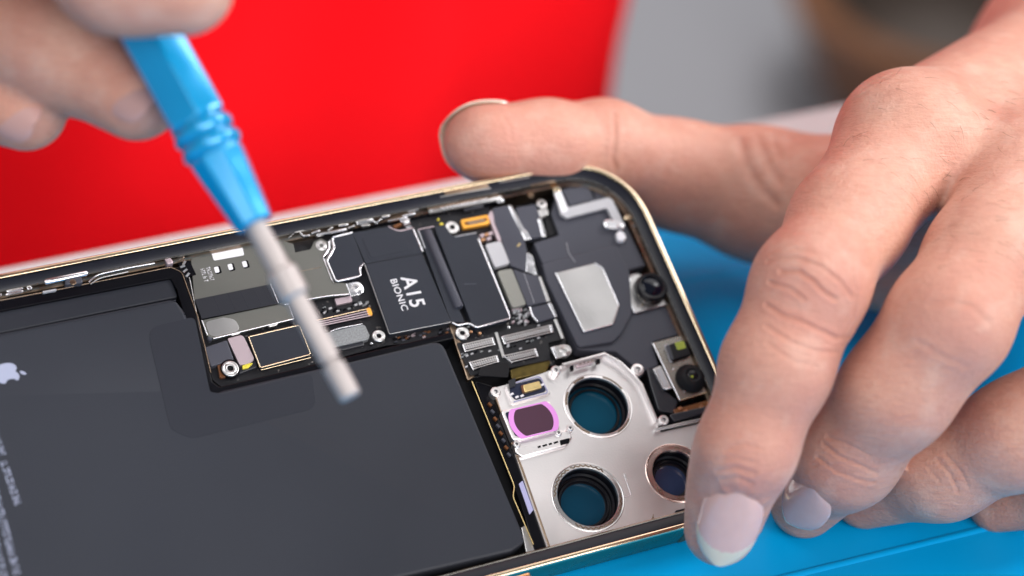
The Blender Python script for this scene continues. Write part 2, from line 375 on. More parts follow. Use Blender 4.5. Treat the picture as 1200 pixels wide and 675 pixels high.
# processor
cpu = slab('processor_chip', [(428.5, 309.5), (495, 297.2), (528.5, 376.5), (457, 391)], -1.3, -2.9, 'graphite', .25, .1)
wire('chip_edge', [(427.6, 310.5), (456.4, 391.6), (528, 377.4)], -1.5, .08, 'steel', cpu, .2)
def text_mesh(name, txt, base0, base1, cap, m, parent, z, bold=0.0):
    cu = bpy.data.curves.new(name, 'FONT'); cu.body = txt; cu.offset = bold; cu.space_character = 1.08
    o = bpy.data.objects.new(name, cu); col.objects.link(o)
    dg = bpy.context.evaluated_depsgraph_get(); me = bpy.data.meshes.new_from_object(o.evaluated_get(dg))
    bpy.data.objects.remove(o)
    n = len(me.vertices); co = np.empty(n*3); me.vertices.foreach_get('co', co); co = co.reshape(-1, 3)
    a, b_ = PX(*base0, z), PX(*base1, z); d = b_-a; ln = np.linalg.norm(d); d /= ln; up = np.array([-d[1], d[0]])
    x = (co[:, 0]-co[:, 0].min())/(np.ptp(co[:, 0])); y = co[:, 1]/.69*cap
    P = a[None]+np.outer(x*ln, d)+np.outer(y, up)
    out = np.column_stack([P, np.full(n, z)])*S
    me.vertices.foreach_set('co', out.ravel()); me.update()
    return link_me(name, me, m, parent, False)
text_mesh('lettering', 'A15', (469.5, 325), (482, 360.5), 2.85, 'ink', cpu, -1.27, .014)
text_mesh('lettering', 'BIONIC', (457.3, 328), (471.5, 364.5), 1.25, 'ink', cpu, -1.27, .012)
fl = slab('cover_flange', [(490, 270), (497, 268), (545, 378), (528.5, 377)], -1.45, -2.8, 'graphite', .2, .1)
wire('cover_edge', [(490, 269), (508.5, 265.4)], -1.1, .10, 'pink', fl)
wire('cover_edge', [(490, 269.5), (498, 291)], -1.15, .12, 'pad', fl)
# rounded bar
def bar(name, a, b_, rad, z, m, parent=None):
    p, q = PX(*a, z), PX(*b_, z); d = (q-p)/np.linalg.norm(q-p)
    bm = bmesh.new(); tube_bm(bm, [(*p, z), (*(p+d*.25), z), (*(q-d*.25), z), (*q, z)], [rad*.8, rad, rad, rad*.8], 20)
    return link_bm(name, bm, m, parent or phone, True, 50)
bar('cover_ridge', (500, 271), (538, 361), .95, -1.55, 'module', fl)
c3 = slab('dark_cover', [(509, 265.5), (521, 263), (529, 275), (533, 277), (558, 272.8), (598.5, 373), (558, 384), (551, 378), (552, 377)], -1.2, -2.7, 'graphite', .35, .10)
wire('cover_edge', [(530, 378), (536, 381.3), (550, 378.6), (558, 384), (598.5, 373.2), (560.5, 280)], -1.3, .19, 'silver', c3)
wire('cover_edge', [(533, 277.4), (558, 272.8)], -1.2, .10, 'pad', c3)
slab('cover_scratch', [(544, 332.4), (558, 332.0), (558, 332.9), (544, 333.2)], -1.185, -1.3, 'module', 0, 0, c3)
screw(530, 266, 8.2, -1.35, 'steel')
lathe_at('yellow_dot', 517.5, 262.8, -1.6, [(0, .2), (.3, .15), (.4, -.2)], 'yellow', None, 12)
lathe_at('yellow_dot', 513.6, 257.2, -1.6, [(0, .2), (.2, .12), (.25, -.2)], 'yellow', None, 12)
oc = slab('orange_connector', [(540, 257.2), (572, 251.2), (574, 262), (543, 267.6)], -1.7, -2.6, 'orange', .35, .12)
slab('connector_slot', [(546, 259.8), (567.5, 255.6), (568.6, 260), (548, 264)], -1.64, -1.9, 'bronze', .2, .05, oc)
for u, v in ((546.5, 261.5), (569, 257)):
    box_mm('connector_pin', PX(u, v, -1.6), (1, .2), .28, .28, -1.56, -1.8, 'brown', .04, oc)
for k, (u, v) in enumerate(((565, 276), (570, 275), (575, 273.5), (566, 281), (573, 279.5), (584.5, 279), (586.5, 283))):
    box_mm('copper_component', PX(u, v, -2), (1, .3), .5, .32, -1.9, -2.6, 'copper' if k % 2 else 'pink', .06)
slab('silver_pad', [(568.5, 286), (587, 282), (598, 308.5), (580, 313.5)], -1.6, -2.6, 'pad', .6, .08)
slab('olive_pad', [(582.5, 317.5), (600, 314.5), (617, 356.5), (600.6, 361)], -1.7, -2.6, 'olivepad', .6, .08)
fA = slab('flex_cable', [(577, 244), (595.5, 240.5), (614.5, 281), (617.5, 294.5), (616.5, 318), (598.5, 311), (588, 281), (580, 262)], -1.5, -2.4, 'module', .3, .08)
slab('flex_bend', [(595.5, 240.8), (599, 240), (620, 279), (613, 281)], -1.55, -2.6, 'silver', .2, .15, fA)
slab('flex_bend', [(617, 294.5), (624.5, 300), (629.5, 322.5), (616, 318.5)], -1.62, -2.6, 'silver', .3, .15, fA)
slab('flex_bend', [(572, 252), (576, 245), (588, 280), (584, 283)], -1.6, -2.6, 'pink', .2, .1, fA)
box_mm('gold_fleck', PX(608, 287, -1.45), (1, .6), .45, .16, -1.4, -1.6, 'goldchip', .04, fA)
fB = slab('flex_cable', [(601, 315), (615.5, 320.5), (633.5, 324), (644.3, 352.6), (618.5, 358.5)], -1.5, -2.4, 'module', .3, .1)
wire('flex_line', [(614, 320), (626, 355)], -1.48, .05, 'pad', fB)
slab('flex_bend', [(631, 324), (634, 324), (645, 352.5), (641, 353.4)], -1.46, -2.4, 'steel', .1, .1, fB)
fC = slab('flex_cable', [(622.5, 360), (645.4, 354.8), (653, 371), (630.5, 377.5), (624.5, 370)], -1.7, -2.6, 'module', .4, .1)
slab('flex_bend', [(642, 355.4), (645.8, 354.6), (653.2, 371), (650.6, 371.8)], -1.66, -2.6, 'silver', .1, .1, fC)
wire('flex_line', [(620.8, 360), (624, 371), (630, 377.6)], -1.8, .22, 'silver', fC)
# speckled components on the board
for k in range(42):
    u = 600+random.random()*24; v = 362+random.random()*18
    box_mm('chip_capacitor', PX(u, v, -2.6), (1, .25 if k % 3 else 3), .34, .17, -2.35-random.random()*.2, -3.05, ('pad', 'granite', 'black', 'pink')[k % 4], .04)
for k in range(34):
    t = random.random(); u = 462+t*66; v = 396-13.2*t+random.random()*6
    box_mm('chip_capacitor', PX(u, v, -2.8), (1, .2), .3, .16, -2.75, -3.05, ('brown', 'pink', 'black', 'black', 'module')[k % 5], .04)
for k in range(22):
    t = random.random(); u = 372+t*60; v = 362-11*t+random.random()*7
    box_mm('chip_capacitor', PX(u, v, -2.8), (1, .2), .32, .16, -2.7, -3.05, ('granite', 'pad', 'black', 'black')[k % 4], .04)
# connector block
cb = slab('connector_board', [(535, 402), (581, 389.5), (650, 373.5), (661, 397.5), (643, 401.5), (645, 421.5), (598.5, 431), (551, 440)], -2.2, -3.2, 'pcb', .4, .1)
def socket(p):
    o = slab('board_socket', p, -1.9, -2.3, 'black', .3, .08)
    c = [np.array(q, float) for q in p]
    lerp = lambda a, b_, t: tuple(a+(b_-a)*t)
    for f, mm in ((.06, 'steel'), (.34, 'steel'), (.50, 'pad'), (.68, 'steel'), (.94, 'steel')):
        a, b_ = np.array(lerp(c[0], c[3], f)), np.array(lerp(c[1], c[2], f))
        wire('contact_row', [lerp(a, b_, .05), lerp(a, b_, .95)], -1.86, .11 if f in (.06, .94) else .08, mm, o)
    for t in (.02, .93):
        a0, a1 = np.array(lerp(c[0], c[1], t)), np.array(lerp(c[0], c[1], t+.05))
        b0, b1 = np.array(lerp(c[3], c[2], t)), np.array(lerp(c[3], c[2], t+.05))
        slab('socket_end', [tuple(a0), tuple(a1), tuple(b1), tuple(b0)], -1.72, -2.2, 'silver', .1, .08, o)
    ln = np.linalg.norm(c[1]-c[0]); n = int(ln/3)
    for k in range(n):
        t = (k+.5)/n*.84+.08
        box_mm('socket_pin', PX(*lerp(np.array(lerp(c[0], c[3], .42)), np.array(lerp(c[1], c[2], .42)), t), -1.8), (1, .1), .09, .45, -1.8, -2.1, 'steel', 0, o)
    return o
socket([(541, 403.5), (579, 395), (581.5, 403.5), (544, 412.5)])
socket([(586.5, 394.5), (648, 380), (650.5, 388.5), (589.5, 403.5)])
socket([(549, 424.5), (583.5, 416), (586, 423.5), (553.5, 433.5)])
socket([(588, 417), (629, 408), (632, 417), (598.5, 425)])
slab('socket_divider', [(580, 389.5), (583, 389), (592, 418), (589, 419)], -1.95, -2.4, 'steel', .1, .06)
for k in range(40):
    u = 540+random.random()*100; v = 445-.25*u+97+(random.random()-.5)*50
    if random.random() < .5: v = 414-(u-545)*.22+random.random()*5
    box_mm('chip_capacitor', PX(u, v, -2.1), (1, .22), .28, .14, -2.05, -2.3, ('granite', 'pad', 'black')[k % 3], .03)
slab('socket_wall', [(649, 373.8), (652, 373), (661.5, 396), (658.5, 397.5)], -1.9, -3.0, 'steel', .2, .1)
flap = slab('black_flap', [(563, 430), (596, 424), (596.5, 434), (595.5, 442), (560.5, 440)], -.9, -1.1, 'blackmatte', .2, .03)
slab('brown_strip', [(526, 380), (533, 378), (557, 441), (548, 446)], -2.6, -3.6, 'bronze', .3, .2)
slab('dark_gold_flex', [(598, 433), (641, 421), (646, 424), (640, 436), (600, 445)], -2.5, -3.2, 'flexgold', .4, .15)
screw(542, 390, 8.2, -1.5, 'steel')
for u, v in ((552, 389), (562, 391), (596, 384), (544, 386)):
    lathe_at('solder_dot', u, v, -2.0, [(0, .25), (.25, .17), (.36, -.2)], 'copper' if u < 590 else 'silver', None, 12)
clip = slab('screw_clip', [(645.7, 406.8), (660, 403.4), (667, 404), (671, 411), (668, 416), (651.5, 420.5)], -1.1, -1.5, 'steel', [.3, .3, 1, 1.2, 1, .3], .12)
slab('clip_side', [(645.7, 406.8), (650, 405.7), (655, 419.6), (651.5, 420.5)], -1.06, -2.6, 'silver', .1, .1, clip)
screw(662, 411, 6.6, -1.0, 'steel', parent=clip)
# ---- details along the far rail
def barpx(name, a, b_, wmm, z, m, th=.5, parent=None, r=.15):
    p, q = PX(*a, z), PX(*b_, z); d = (q-p)/np.linalg.norm(q-p); n = np.array([-d[1], d[0]])*wmm/2
    bm = bmesh.new(); prism(bm, rounded([p+n, p-n, q-n, q+n], r), z, z-th, min(.1, wmm*.2))
    return link_bm(name, bm, m, parent or phone)
rail = barpx('flex_rail', (-60, 352), (585, 233), 1.6, -2.4, 'black', 1.0)
for a, b_, w, mm in (((371, 275.5), (406, 268.3), .38, 'silver'), ((418, 261), (437, 257.2), 1.0, 'silver'), ((436, 258), (441, 261.5), .3, 'silver'), ((448, 254.5), (457, 252.8), .35, 'silver'),
                     ((472, 253), (487, 250), .42, 'silver'), ((472, 258.5), (480, 256.8), .36, 'steel'), ((365, 273.5), (375, 270), .32, 'silver'), ((397, 264.5), (408, 263), .36, 'silver'),
                     ((350, 270.5), (356, 276.8), .28, 'silver'), ((356, 276.8), (363, 275.4), .28, 'silver'), ((424, 264.5), (433, 263.2), .4, 'steel'), ((455, 259), (476, 254.6), .24, 'silver'),
                     ((478, 247.5), (491, 244.8), .35, 'silver'), ((408, 267), (416, 264), .3, 'steel'), ((384, 270), (390, 266), .3, 'steel'), ((440, 262), (447, 256), .25, 'silver'),
                     ((8, 341.5), (27, 337.5), .4, 'silver'), ((7, 345), (27, 341), .4, 'silver'), ((32, 338), (37, 336.5), .7, 'silver'), ((50, 342), (66, 339), .3, 'pad'), ((-20, 350), (2, 345), .4, 'silver')):
    barpx('rail_contact', a, b_, w, -.85, mm, .6, rail)
wire('rail_wire', [(338, 279), (346, 272), (356, 270), (366, 262), (400, 256), (470, 243)], -.85, .10, 'steel', rail)
bar('vibration_rod', (52, 331), (102, 320.5), .62, -1.0, 'silver', rail)
slab('rod_clamp', [(75, 334), (78, 322), (87, 318.5), (94, 321), (98, 331)], -.6, -2.6, 'module', .5, .25, rail)
lathe_at('clamp_screw', 85.5, 330, -.55, [(0, 0), (.5, 0), (.62, -.1), (.62, -.3)], 'bronze', rail, 16)
wire('antenna_wire', [(104, 331), (112, 323), (122, 320), (150, 314), (181, 308.5)], -.9, .18, 'silver', rail, 1.5)
wire('antenna_wire', [(106, 333), (116, 326), (150, 318.5)], -1.0, .12, 'steel', rail, 1.5)
slab('pink_block', [(192, 302), (199, 300.5), (204, 308), (196, 310)], -.8, -2.6, 'pink', .3, .2)
br = barpx('long_bracket', (503, 247.5), (588, 231.5), .85, -1.5, 'steel', .5)
barpx('bracket_edge', (516, 243.5), (572, 232.5), .3, -1.35, 'silver', .3, br)
barpx('bracket_edge', (468, 245.5), (497, 240), .26, -1.4, 'silver', .3, br)
barpx('bracket_edge', (497, 240), (507, 246.5), .26, -1.4, 'silver', .3, br)
barpx('bracket_foot', (583, 236), (590, 234.5), .8, -1.2, 'silver', .6, br)
barpx('bracket_foot', (544, 246), (566, 241), .7, -1.9, 'flexblack', .5, br)
for a, b_ in (((521, 226.5), (572, 216.8)), ((590, 209.6), (618, 204))):
    s_ = barpx('frame_slot', a, b_, 1.15, -.42, 'bronze', .3, frame, .3)
    barpx('slot_edge', (a[0]-5, a[1]+4.2), (b_[0]+3, b_[1]+3.4), .22, -.40, 'steel', .2, s_)
barpx('rim_strip', (455, 235.5), (503, 227.8), .35, -.40, 'steel', .15, frame)  # silver strip on the inner rim
barpx('rim_strip', (622, 217.5), (650, 212), .45, -.55, 'bronze', .15, frame)
lathe_at('frame_rivet', 622, 228.5, -2.6, [(0, .2), (.5, .15), (.7, -.1), (.7, -.5)], 'bronze', None, 16)
lathe_at('frame_rivet', 744, 264.5, -1.6, [(0, .3), (.35, .2), (.5, -.1), (.5, -.5)], 'steel', None, 16)
lathe_at('frame_rivet', 789, 357, -1.6, [(0, .3), (.5, .2), (.65, -.1), (.65, -.8)], 'module', None, 16)

# ---- speaker module, top right
spm = slab('speaker_module', [(639, 330), (634, 309), (625, 284.5), (655, 275), (646, 250), (653, 226), (660, 221), (691, 213), (714, 218), (727, 250), (757, 311), (723, 320), (735, 345), (744, 368), (783, 356), (799, 391), (764, 401), (772, 428), (752, 436), (722, 412), (677, 410)], -2.4, -5.0, 'module', [.3, .5, .6, .3, .3, .3, .6, .3, 1.5, .6, .3, .3, .3, .3, .3, .5, .5, .5, .5, .8, 1], .3)
slab('module_step', [(641, 330), (635.5, 309), (669, 300), (722, 287), (738, 318), (741, 367), (728, 391), (718, 401), (678, 407)], -1.7, -2.6, 'module', [.3, .3, .3, .3, .5, .8, .8, .8, .8], .7, spm)
slab('module_step', [(625.5, 284.5), (657, 276), (669.5, 300.5), (636, 309)], -1.75, -2.6, 'module', .3, .12, spm)
slab('module_step', [(660, 224), (689, 216), (694, 234), (668, 241)], -1.9, -2.6, 'module', .4, .15, spm)
wire('module_seam', [(692, 214), (697, 233)], -2.3, .16, 'black', spm)
wire('module_seam', [(664, 284), (666, 296), (674, 307)], -1.66, .06, 'pad', spm)
barpx('module_ridge', (783, 362), (797, 391), .6, -2.1, 'module', .5, spm)
mp = slab('metal_plate', [(651, 320), (697, 308.5), (706, 314.5), (725.4, 358.5), (718.5, 380), (684, 389.3)], -1.45, -1.9, 'steel', [.5, .4, .4, .3, .3, .5], .08)
wire('plate_edge', [(697, 308.7), (706, 314.7), (725, 358.5), (718, 380), (684, 389), (651.2, 320)], -1.48, .16, 'silver', mp, .3)
# white L shaped flex and its contacts
lf = slab('silver_flex', [(648.5, 220.5), (655.5, 218.5), (665.5, 243), (713, 231), (718, 234), (730, 260), (722, 264), (711, 243.5), (664, 255.5), (657, 251)], -1.45, -2.0, 'pad', .4, .1)
slab('flex_tip', [(648, 220.5), (655, 218), (657, 223.5), (650.5, 225.5)], -1.38, -1.9, 'gold', .3, .1, lf)
slab('flex_riser', [(649.5, 226), (657, 224), (666, 246.5), (659, 250)], -1.36, -1.9, 'white', .3, .15, lf)
slab('flex_foot', [(707, 259.5), (712, 256.5), (731, 259.5), (733, 265), (726, 268), (710, 267.5)], -1.3, -2.2, 'silver', .7, .3, lf)
slab('flex_foot', [(722, 272), (729, 269.5), (735, 277.5), (731, 283), (724, 281.5)], -1.3, -2.2, 'white', .8, .3, lf)
slab('flex_gold', [(731, 254), (738, 250), (741, 254.5), (734, 258.5)], -1.3, -2.0, 'gold', .4, .15, lf)
lathe_at('flex_pin', 727.5, 266, -1.2, [(0, .25), (.5, .2), (.7, 0), (.7, -.8)], 'silver', lf, 16)
screw(635, 238.5, 6.2, -1.6, 'steel')
slab('screw_bracket', [(630, 246), (641, 243), (643, 250), (634, 256)], -1.8, -2.4, 'steel', .4, .15)
gb = slab('grey_block', [(604.5, 243), (628, 239), (640, 276.5), (616, 280.5)], -1.6, -3.0, 'module', .3, .15)
slab('block_edge', [(630, 256), (634, 255), (640.5, 276.5), (635.5, 277.8)], -1.55, -3.0, 'silver', .2, .15, gb)
slab('block_edge', [(611, 272), (617, 269), (622, 280), (615.5, 281.5)], -1.5, -2.6, 'silver', .2, .15, gb)
slab('dark_gap', [(637, 255), (646, 250), (655, 273), (643, 277)], -3.0, -4.0, 'blackmatte', .1, 0)

# ---- front camera and depth sensor
fc = slab('front_camera', [(726.7, 327.5), (746, 321), (772, 327), (784, 355.5), (743.5, 367)], -1.9, -3.6, 'steel', [.4, .6, .6, .5, .4], .1)
wire('camera_edge', [(746, 321.3), (726.9, 327.6), (743.5, 366.8), (783, 356)], -1.95, .15, 'silver', fc, .3)
lathe_at('lens_barrel', 761.5, 340, -1.9, [(3.25, 0), (3.25, .5), (3.12, .62), (3.1, 1.0), (3.0, 1.5), (2.7, 1.75), (2.3, 1.72), (2.0, 1.4)], 'lensblack', fc, 40)
lathe_at('lens_glass', 761.5, 340, -1.9, [(0, 1.78), (.8, 1.70), (1.5, 1.52), (2.05, 1.3)], 'navyglass', fc, 32)
wire('barrel_ring', [(747, 345), (752, 353), (763, 356), (774, 350)], -.9, .07, 'warmsteel', fc, 2)
lathe_at('gold_dot', 753, 357, -1.85, [(0, .12), (.2, .08), (.25, -.1)], 'gold', fc, 12)
lathe_at('gold_dot', 737, 328.5, -1.85, [(0, .12), (.3, .08), (.35, -.1)], 'silver', fc, 12)
ds = slab('depth_sensor', [(764.7, 402), (799.3, 393), (812, 398), (840, 456), (797, 469.3)], -1.7, -3.6, 'warmsteel', [.3, .3, .4, .3, .3], .08)
wire('sensor_edge', [(765, 402.2), (796.7, 469)], -1.72, .2, 'silver', ds)
wire('sensor_edge', [(797, 469.2), (838, 457)], -1.75, .12, 'gold', ds)
slab('sensor_tab', [(778, 404), (784, 402.4), (790, 423), (785.5, 425.5)], -1.62, -1.8, 'pad', .2, .08, ds)
slab('emitter_block', [(783.5, 403.5), (803, 398), (810, 415), (789, 422)], -.9, -1.75, 'lensblack', .25, .15, ds)
slab('emitter_side', [(781, 404.5), (784.5, 403.6), (790.5, 421.5), (787, 421)], -.95, -1.75, 'module', .1, .1, ds)
slab('emitter_window', [(790.5, 401.5), (801, 398.8), (804.5, 407.5), (794, 410.5)], -.84, -1.0, 'lime_glass_glint', .3, .05, ds)
lathe_at('lens_barrel', 809, 444, -1.7, [(2.95, 0), (2.95, .35), (2.8, .6), (2.3, 1.25), (1.9, 1.6), (1.5, 1.75), (1.0, 1.6)], 'blackmatte', ds, 40)
lathe_at('lens_glass', 809, 444, -1.7, [(0, 1.72), (.5, 1.7), (.9, 1.62), (1.1, 1.5)], 'lensblack', ds, 24)
lathe_at('lens_glint', 811.5, 440.5, -.1, [(0, .12), (.42, .09), (.55, -.05)], 'lime_glass_glint', ds, 16)  # lime disc painted as the small glint in the black lens
for u, v in ((818, 424.5), (789, 433), (802, 458.5), (829, 451)):
    lathe_at('sensor_dot', u, v, -1.66, [(0, .1), (.2, .06), (.26, -.08)], 'silver', ds, 12)
for p in ([(806, 403), (810, 402), (813, 408), (809, 410)], [(813, 412), (817, 411), (818.5, 415.5), (815, 417)]):
    slab('sensor_slot', p, -1.64, -1.8, 'brown', .1, 0, ds)
cl = slab('sensor_clip', [(765.5, 432), (775, 428), (787.5, 454), (778, 456)], -1.9, -3.0, 'steel', .3, .12)
slab('clip_face', [(769, 433), (774, 431), (783.5, 451), (778.5, 453)], -1.84, -2.0, 'pad', .2, .05, cl)
wire('clip_edge', [(765.5, 432), (778, 456), (787, 454.5)], -1.85, .15, 'silver', cl, .3)
slab('dark_flex', [(757, 428), (765, 433), (779, 457), (795, 470), (790, 484), (772, 482), (762, 450)], -2.5, -3.4, 'flexblack', [.6, .6, .6, .5, .5, 1, 1], .3)
slab('amber_flex', [(789, 480), (836, 467), (838, 474), (792, 487)], -2.3, -3.2, 'brown', .2, .1)
slab('black_bar', [(784, 485.5), (834, 474.5), (836, 481), (790, 494)], -1.6, -2.8, 'flexblack', .4, .2)
for u, v in ((804, 481.5), (822, 476), (832, 471), (797, 478)):
    box_mm('gold_contact', PX(u, v, -2), (1, .2), .4, .3, -2.0, -2.6, 'copper', .06)

# ---- camera plate with three lens wells
ZP = -2.3
def holes_plate(name, outer, holes, top, bot, m, parent):
    bm = bmesh.new(); edges = []
    def loop(pts):
        vs = [bm.verts.new((p[0]*S, p[1]*S, top*S)) for p in pts]
        return [bm.edges.new((vs[i], vs[(i+1) % len(vs)])) for i in range(len(vs))]
    edges += loop(outer)
    for (c, r) in holes: edges += loop([c+r*np.array([math.cos(2*math.pi*k/48), math.sin(2*math.pi*k/48)]) for k in range(48)])
    bmesh.ops.triangle_fill(bm, use_beauty=True, use_dissolve=False, edges=edges)
    fs = list(bm.faces); ex = bmesh.ops.extrude_face_region(bm, geom=fs)
    for e in ex['geom']:
        if isinstance(e, bmesh.types.BMVert): e.co.z = bot*S
    return link_bm(name, bm, m, parent, True, 30)
H = [(PX(701, 475.5, ZP), 5.85), (PX(689, 582.5, ZP), 5.75), (PX(792.5, 554.5, ZP), 4.6)]
outer = rounded([PX(u, v, ZP) for u, v in ((577, 455), (600, 449), (640, 436), (660, 427), (709, 416), (727, 425), (741, 436), (750, 447), (769, 490), (773, 507), (822, 496), (850, 560), (846, 586), (803, 596), (791.5, 598), (788.5, 608.5), (759, 617.8), (690, 636.4), (668, 643), (661, 652), (645, 654))], .5)
cp = holes_plate('camera_plate', outer, H, ZP, -3.2, 'plate', phone)
def ring(name, c, prof, m, parent, seg=48, ang=35):
    bm = bmesh.new(); lathe(bm, prof, seg, Matrix.Translation((c[0]*S, c[1]*S, ZP*S)))
    return link_bm(name, bm, m, parent, True, ang)
for k, (c, r) in enumerate(H):
    ro = (6.55, 6.75, 5.85)[k]
    ringm = ('steel', 'steel', 'bronze')[k]
    M.setdefault('ringrose', mat('rose_ring', (.62, .47, .43), .25, 1.0, rvar=.08))
    ringm = ('plate', 'steel', 'ringrose')[k]
    rg = ring('lens_ring', c, [(ro+.12, -.02), (ro+.1, .12), (ro, .16), (ro-.18, .10), (ro-.24, -.02), (ro-.3, .1), (r+.1, .16), (r, .08), (r-.05, -.5)], ringm, cp)
    ring('lens_tube', c, [(r-.05, -.45), (r-.06, -2.2), (r-.4, -2.5), (r-.45, -3.2), (r*(.97, .72, .66)[k], -3.4)], 'lensblack', rg)
    d = bmesh.new(); lathe(d, [(0, -3.3), (r*.5, -3.31), (r*(.97, .72, .66)[k]+.05, -3.36)], 48, Matrix.Translation((c[0]*S, c[1]*S, ZP*S)))
    link_bm('lens_glass', d, ('teal', 'tealdark', 'indigo')[k], rg)
    ring('lens_step', c, [(r*.86, -2.9), (r*.84, -2.72), (r*.78, -2.72), (r*.76, -2.9)], 'lensblack', rg)
    # etched arcs on the ring
    for a0, a1 in (((200, 232), (285, 320), (20, 60), (95, 118), (140, 165)), ((40, 100), (105, 165), (225, 300), (318, 352)), ((60, 70), (200, 212), (250, 300)))[k]:
        bm = bmesh.new(); n = int((a1-a0)/3); rr = (r+ro)/2-.05
        tube_bm(bm, [(c[0]+(rr+.16*((i*7) % 3-1)*(k > 0))*math.cos(math.radians(a0+(a1-a0)*i/n)), c[1]+(rr+.16*((i*7) % 3-1)*(k > 0))*math.sin(math.radians(a0+(a1-a0)*i/n)), ZP+.14) for i in range(n+1)], .13 if k else .17, 6)
        link_bm('ring_etching', bm, 'bronze', rg, True, 60)
# raised flange along the top of the plate
def wall(name, px, z0, z1, th, m, parent):
    pts = [PX(u, v, z1) for u, v in px]; q = []
    n = len(pts); A, B = [], []
    for i in range(n):
        t = pts[min(i+1, n-1)]-pts[max(i-1, 0)]; t = t/np.linalg.norm(t); nn = np.array([-t[1], t[0]])*th/2
        A.append(pts[i]+nn); B.append(pts[i]-nn)
    bm = bmesh.new(); prism(bm, A+B[::-1], z1, z0, .08)
    return link_bm(name, bm, m, parent)
wall('plate_flange', [(659, 427), (709, 414), (727, 424), (741, 437), (752, 450), (770, 492)], -3.1, -1.1, .45, 'plate', cp)
wall('plate_flange', [(768, 503), (822, 491)], -3.1, -1.5, .45, 'steel', cp)
wall('plate_flange', [(578, 456), (598, 514), (612, 548), (644, 640)], -3.1, -2.0, .3, 'bronze', cp)
slab('flange_window', [(668, 428.4), (672, 427.4), (672.4, 433.6), (668.6, 434.6)], -1.02, -1.6, 'black', .1, 0, cp)
slab('flange_window', [(698, 421.4), (703, 420), (703.6, 425), (699, 426.4)], -1.02, -1.6, 'black', .1, 0, cp)
slab('flange_print', [(675, 428), (694, 422.5), (695, 426), (676, 431.5)], -1.04, -1.5, 'pink', .2, .02, cp)
for i in range(4):
    wire('flange_mark', [(679+i*4.5, 428.5-i*1.2), (680.4+i*4.5, 425.2-i*1.2), (682+i*4.5, 427.6-i*1.2)], -1.0, .07, 'bronze', cp)
for u, v, r in ((651.5, 433.5, 5.6), (747.5, 433, 7.4), (581, 459, 6), (668, 501.5, 4), (605.5, 520.5, 4.2), (654.5, 507, 4), (778, 492, 6)):
    p_ = lathe_at('plate_post', u, v, -1.2, [(0, .02), (r/PXMM*.35, 0), (r/PXMM*.42, .12), (r/PXMM*.8, .14), (r/PXMM, 0), (r/PXMM*1.02, -1.4)], 'plate', cp, 24)
    wire('post_mark', [(u-r*.25, v-r*.3), (u+r*.3, v-r*.2), (u+r*.05, v+r*.35)], -1.08, .08, 'module', p_)
# flash recess and laser window
fr = slab('flash_frame', [(592, 452), (634, 440), (639, 441), (645.5, 461), (600, 473.5)], -1.7, -2.5, 'plate', [.6, .6, .5, .5, .6], .1)
fi = slab('flash_recess', [(597, 451.5), (632.5, 442.5), (641, 458.5), (604, 469), (597.5, 462)], -1.63, -2.0, 'foilnavy', .7, .04, fr)
wire('recess_edge', [(600, 449.6), (632.8, 440.8), (642.5, 460), (602, 471)], -1.62, .10, 'lilac', fr, .5)
fg = slab('flash_chip', [(613, 451.2), (632, 446.3), (635, 454.2), (615, 459.6)], -1.1, -1.8, 'goldchip', .2, .1, fr)
slab('flash_frame_side', [(610.5, 451.8), (613.4, 451), (615.4, 459.6), (612.8, 460)], -1.15, -1.8, 'brown', .1, .05, fr)
for u, v in ((600, 461.5), (606, 465), (612, 463.5), (636, 450.5)):
    box_mm('flash_contact', PX(u, v, -1.5), (1, .25), .36, .2, -1.5, -1.8, 'white', .06, fr)
slab('dark_tape', [(596, 446), (604, 442.5), (604.5, 452), (597, 455)], -1.2, -1.5, 'flexblack', .2, .05)
lw = slab('laser_window_frame', [(586.5, 481), (645, 469.5), (657, 502.5), (601, 516.5)], -.75, -2.4, 'plate', .7, .25)
wi = slab('laser_window', [(591.5, 483.5), (642.5, 472.5), (653.5, 499.5), (604, 511.5)], -.69, -1.2, 'foilnavy', .5, 0, lw)
bm = bmesh.new(); c = PX(625.5, 492, -.62); vs_o, vs_i = [], []
for k in range(48):
    a = 2*math.pi*k/48; x, y = math.cos(a), math.sin(a)
    ox, oy = 4.75*x, np.clip(4.75*y, -3.05, 3.05); ix, iy = 3.75*x, np.clip(3.75*y, -2.75, 2.75)
    vs_o.append(bm.verts.new(((c[0]+ox)*S, (c[1]+oy)*S, -.64*S))); vs_i.append(bm.verts.new(((c[0]+ix)*S, (c[1]+iy)*S, -.62*S)))
for k in range(48): bm.faces.new((vs_o[k], vs_o[(k+1) % 48], vs_i[(k+1) % 48], vs_i[k]))
link_bm('pink_ring', bm, 'pinkring', lw)
bm = bmesh.new()
bm.faces.new([bm.verts.new(((c[0]+3.72*math.cos(2*math.pi*k/48))*S, (c[1]+np.clip(3.72*math.sin(2*math.pi*k/48), -2.72, 2.72))*S, -.63*S)) for k in range(48)])
link_bm('plum_glass', bm, 'plum', lw)
slab('frame_skirt', [(601, 517), (656, 503.5), (668, 505), (671, 513), (664, 522), (612, 536), (604, 530)], -1.5, -2.5, 'plate', .6, .3, lw)
for k in range(4):
    box_mm('skirt_slot', PX(632+k*6.5, 523.5-k*1.7, -1.45), (1, .1), .3+.15*(k % 2), .18, -1.44, -1.7, 'black', .02, lw)
slab('skirt_slot', [(656, 516), (668, 513), (667, 519), (657, 522)], -1.44, -1.8, 'black', .2, .02, lw)
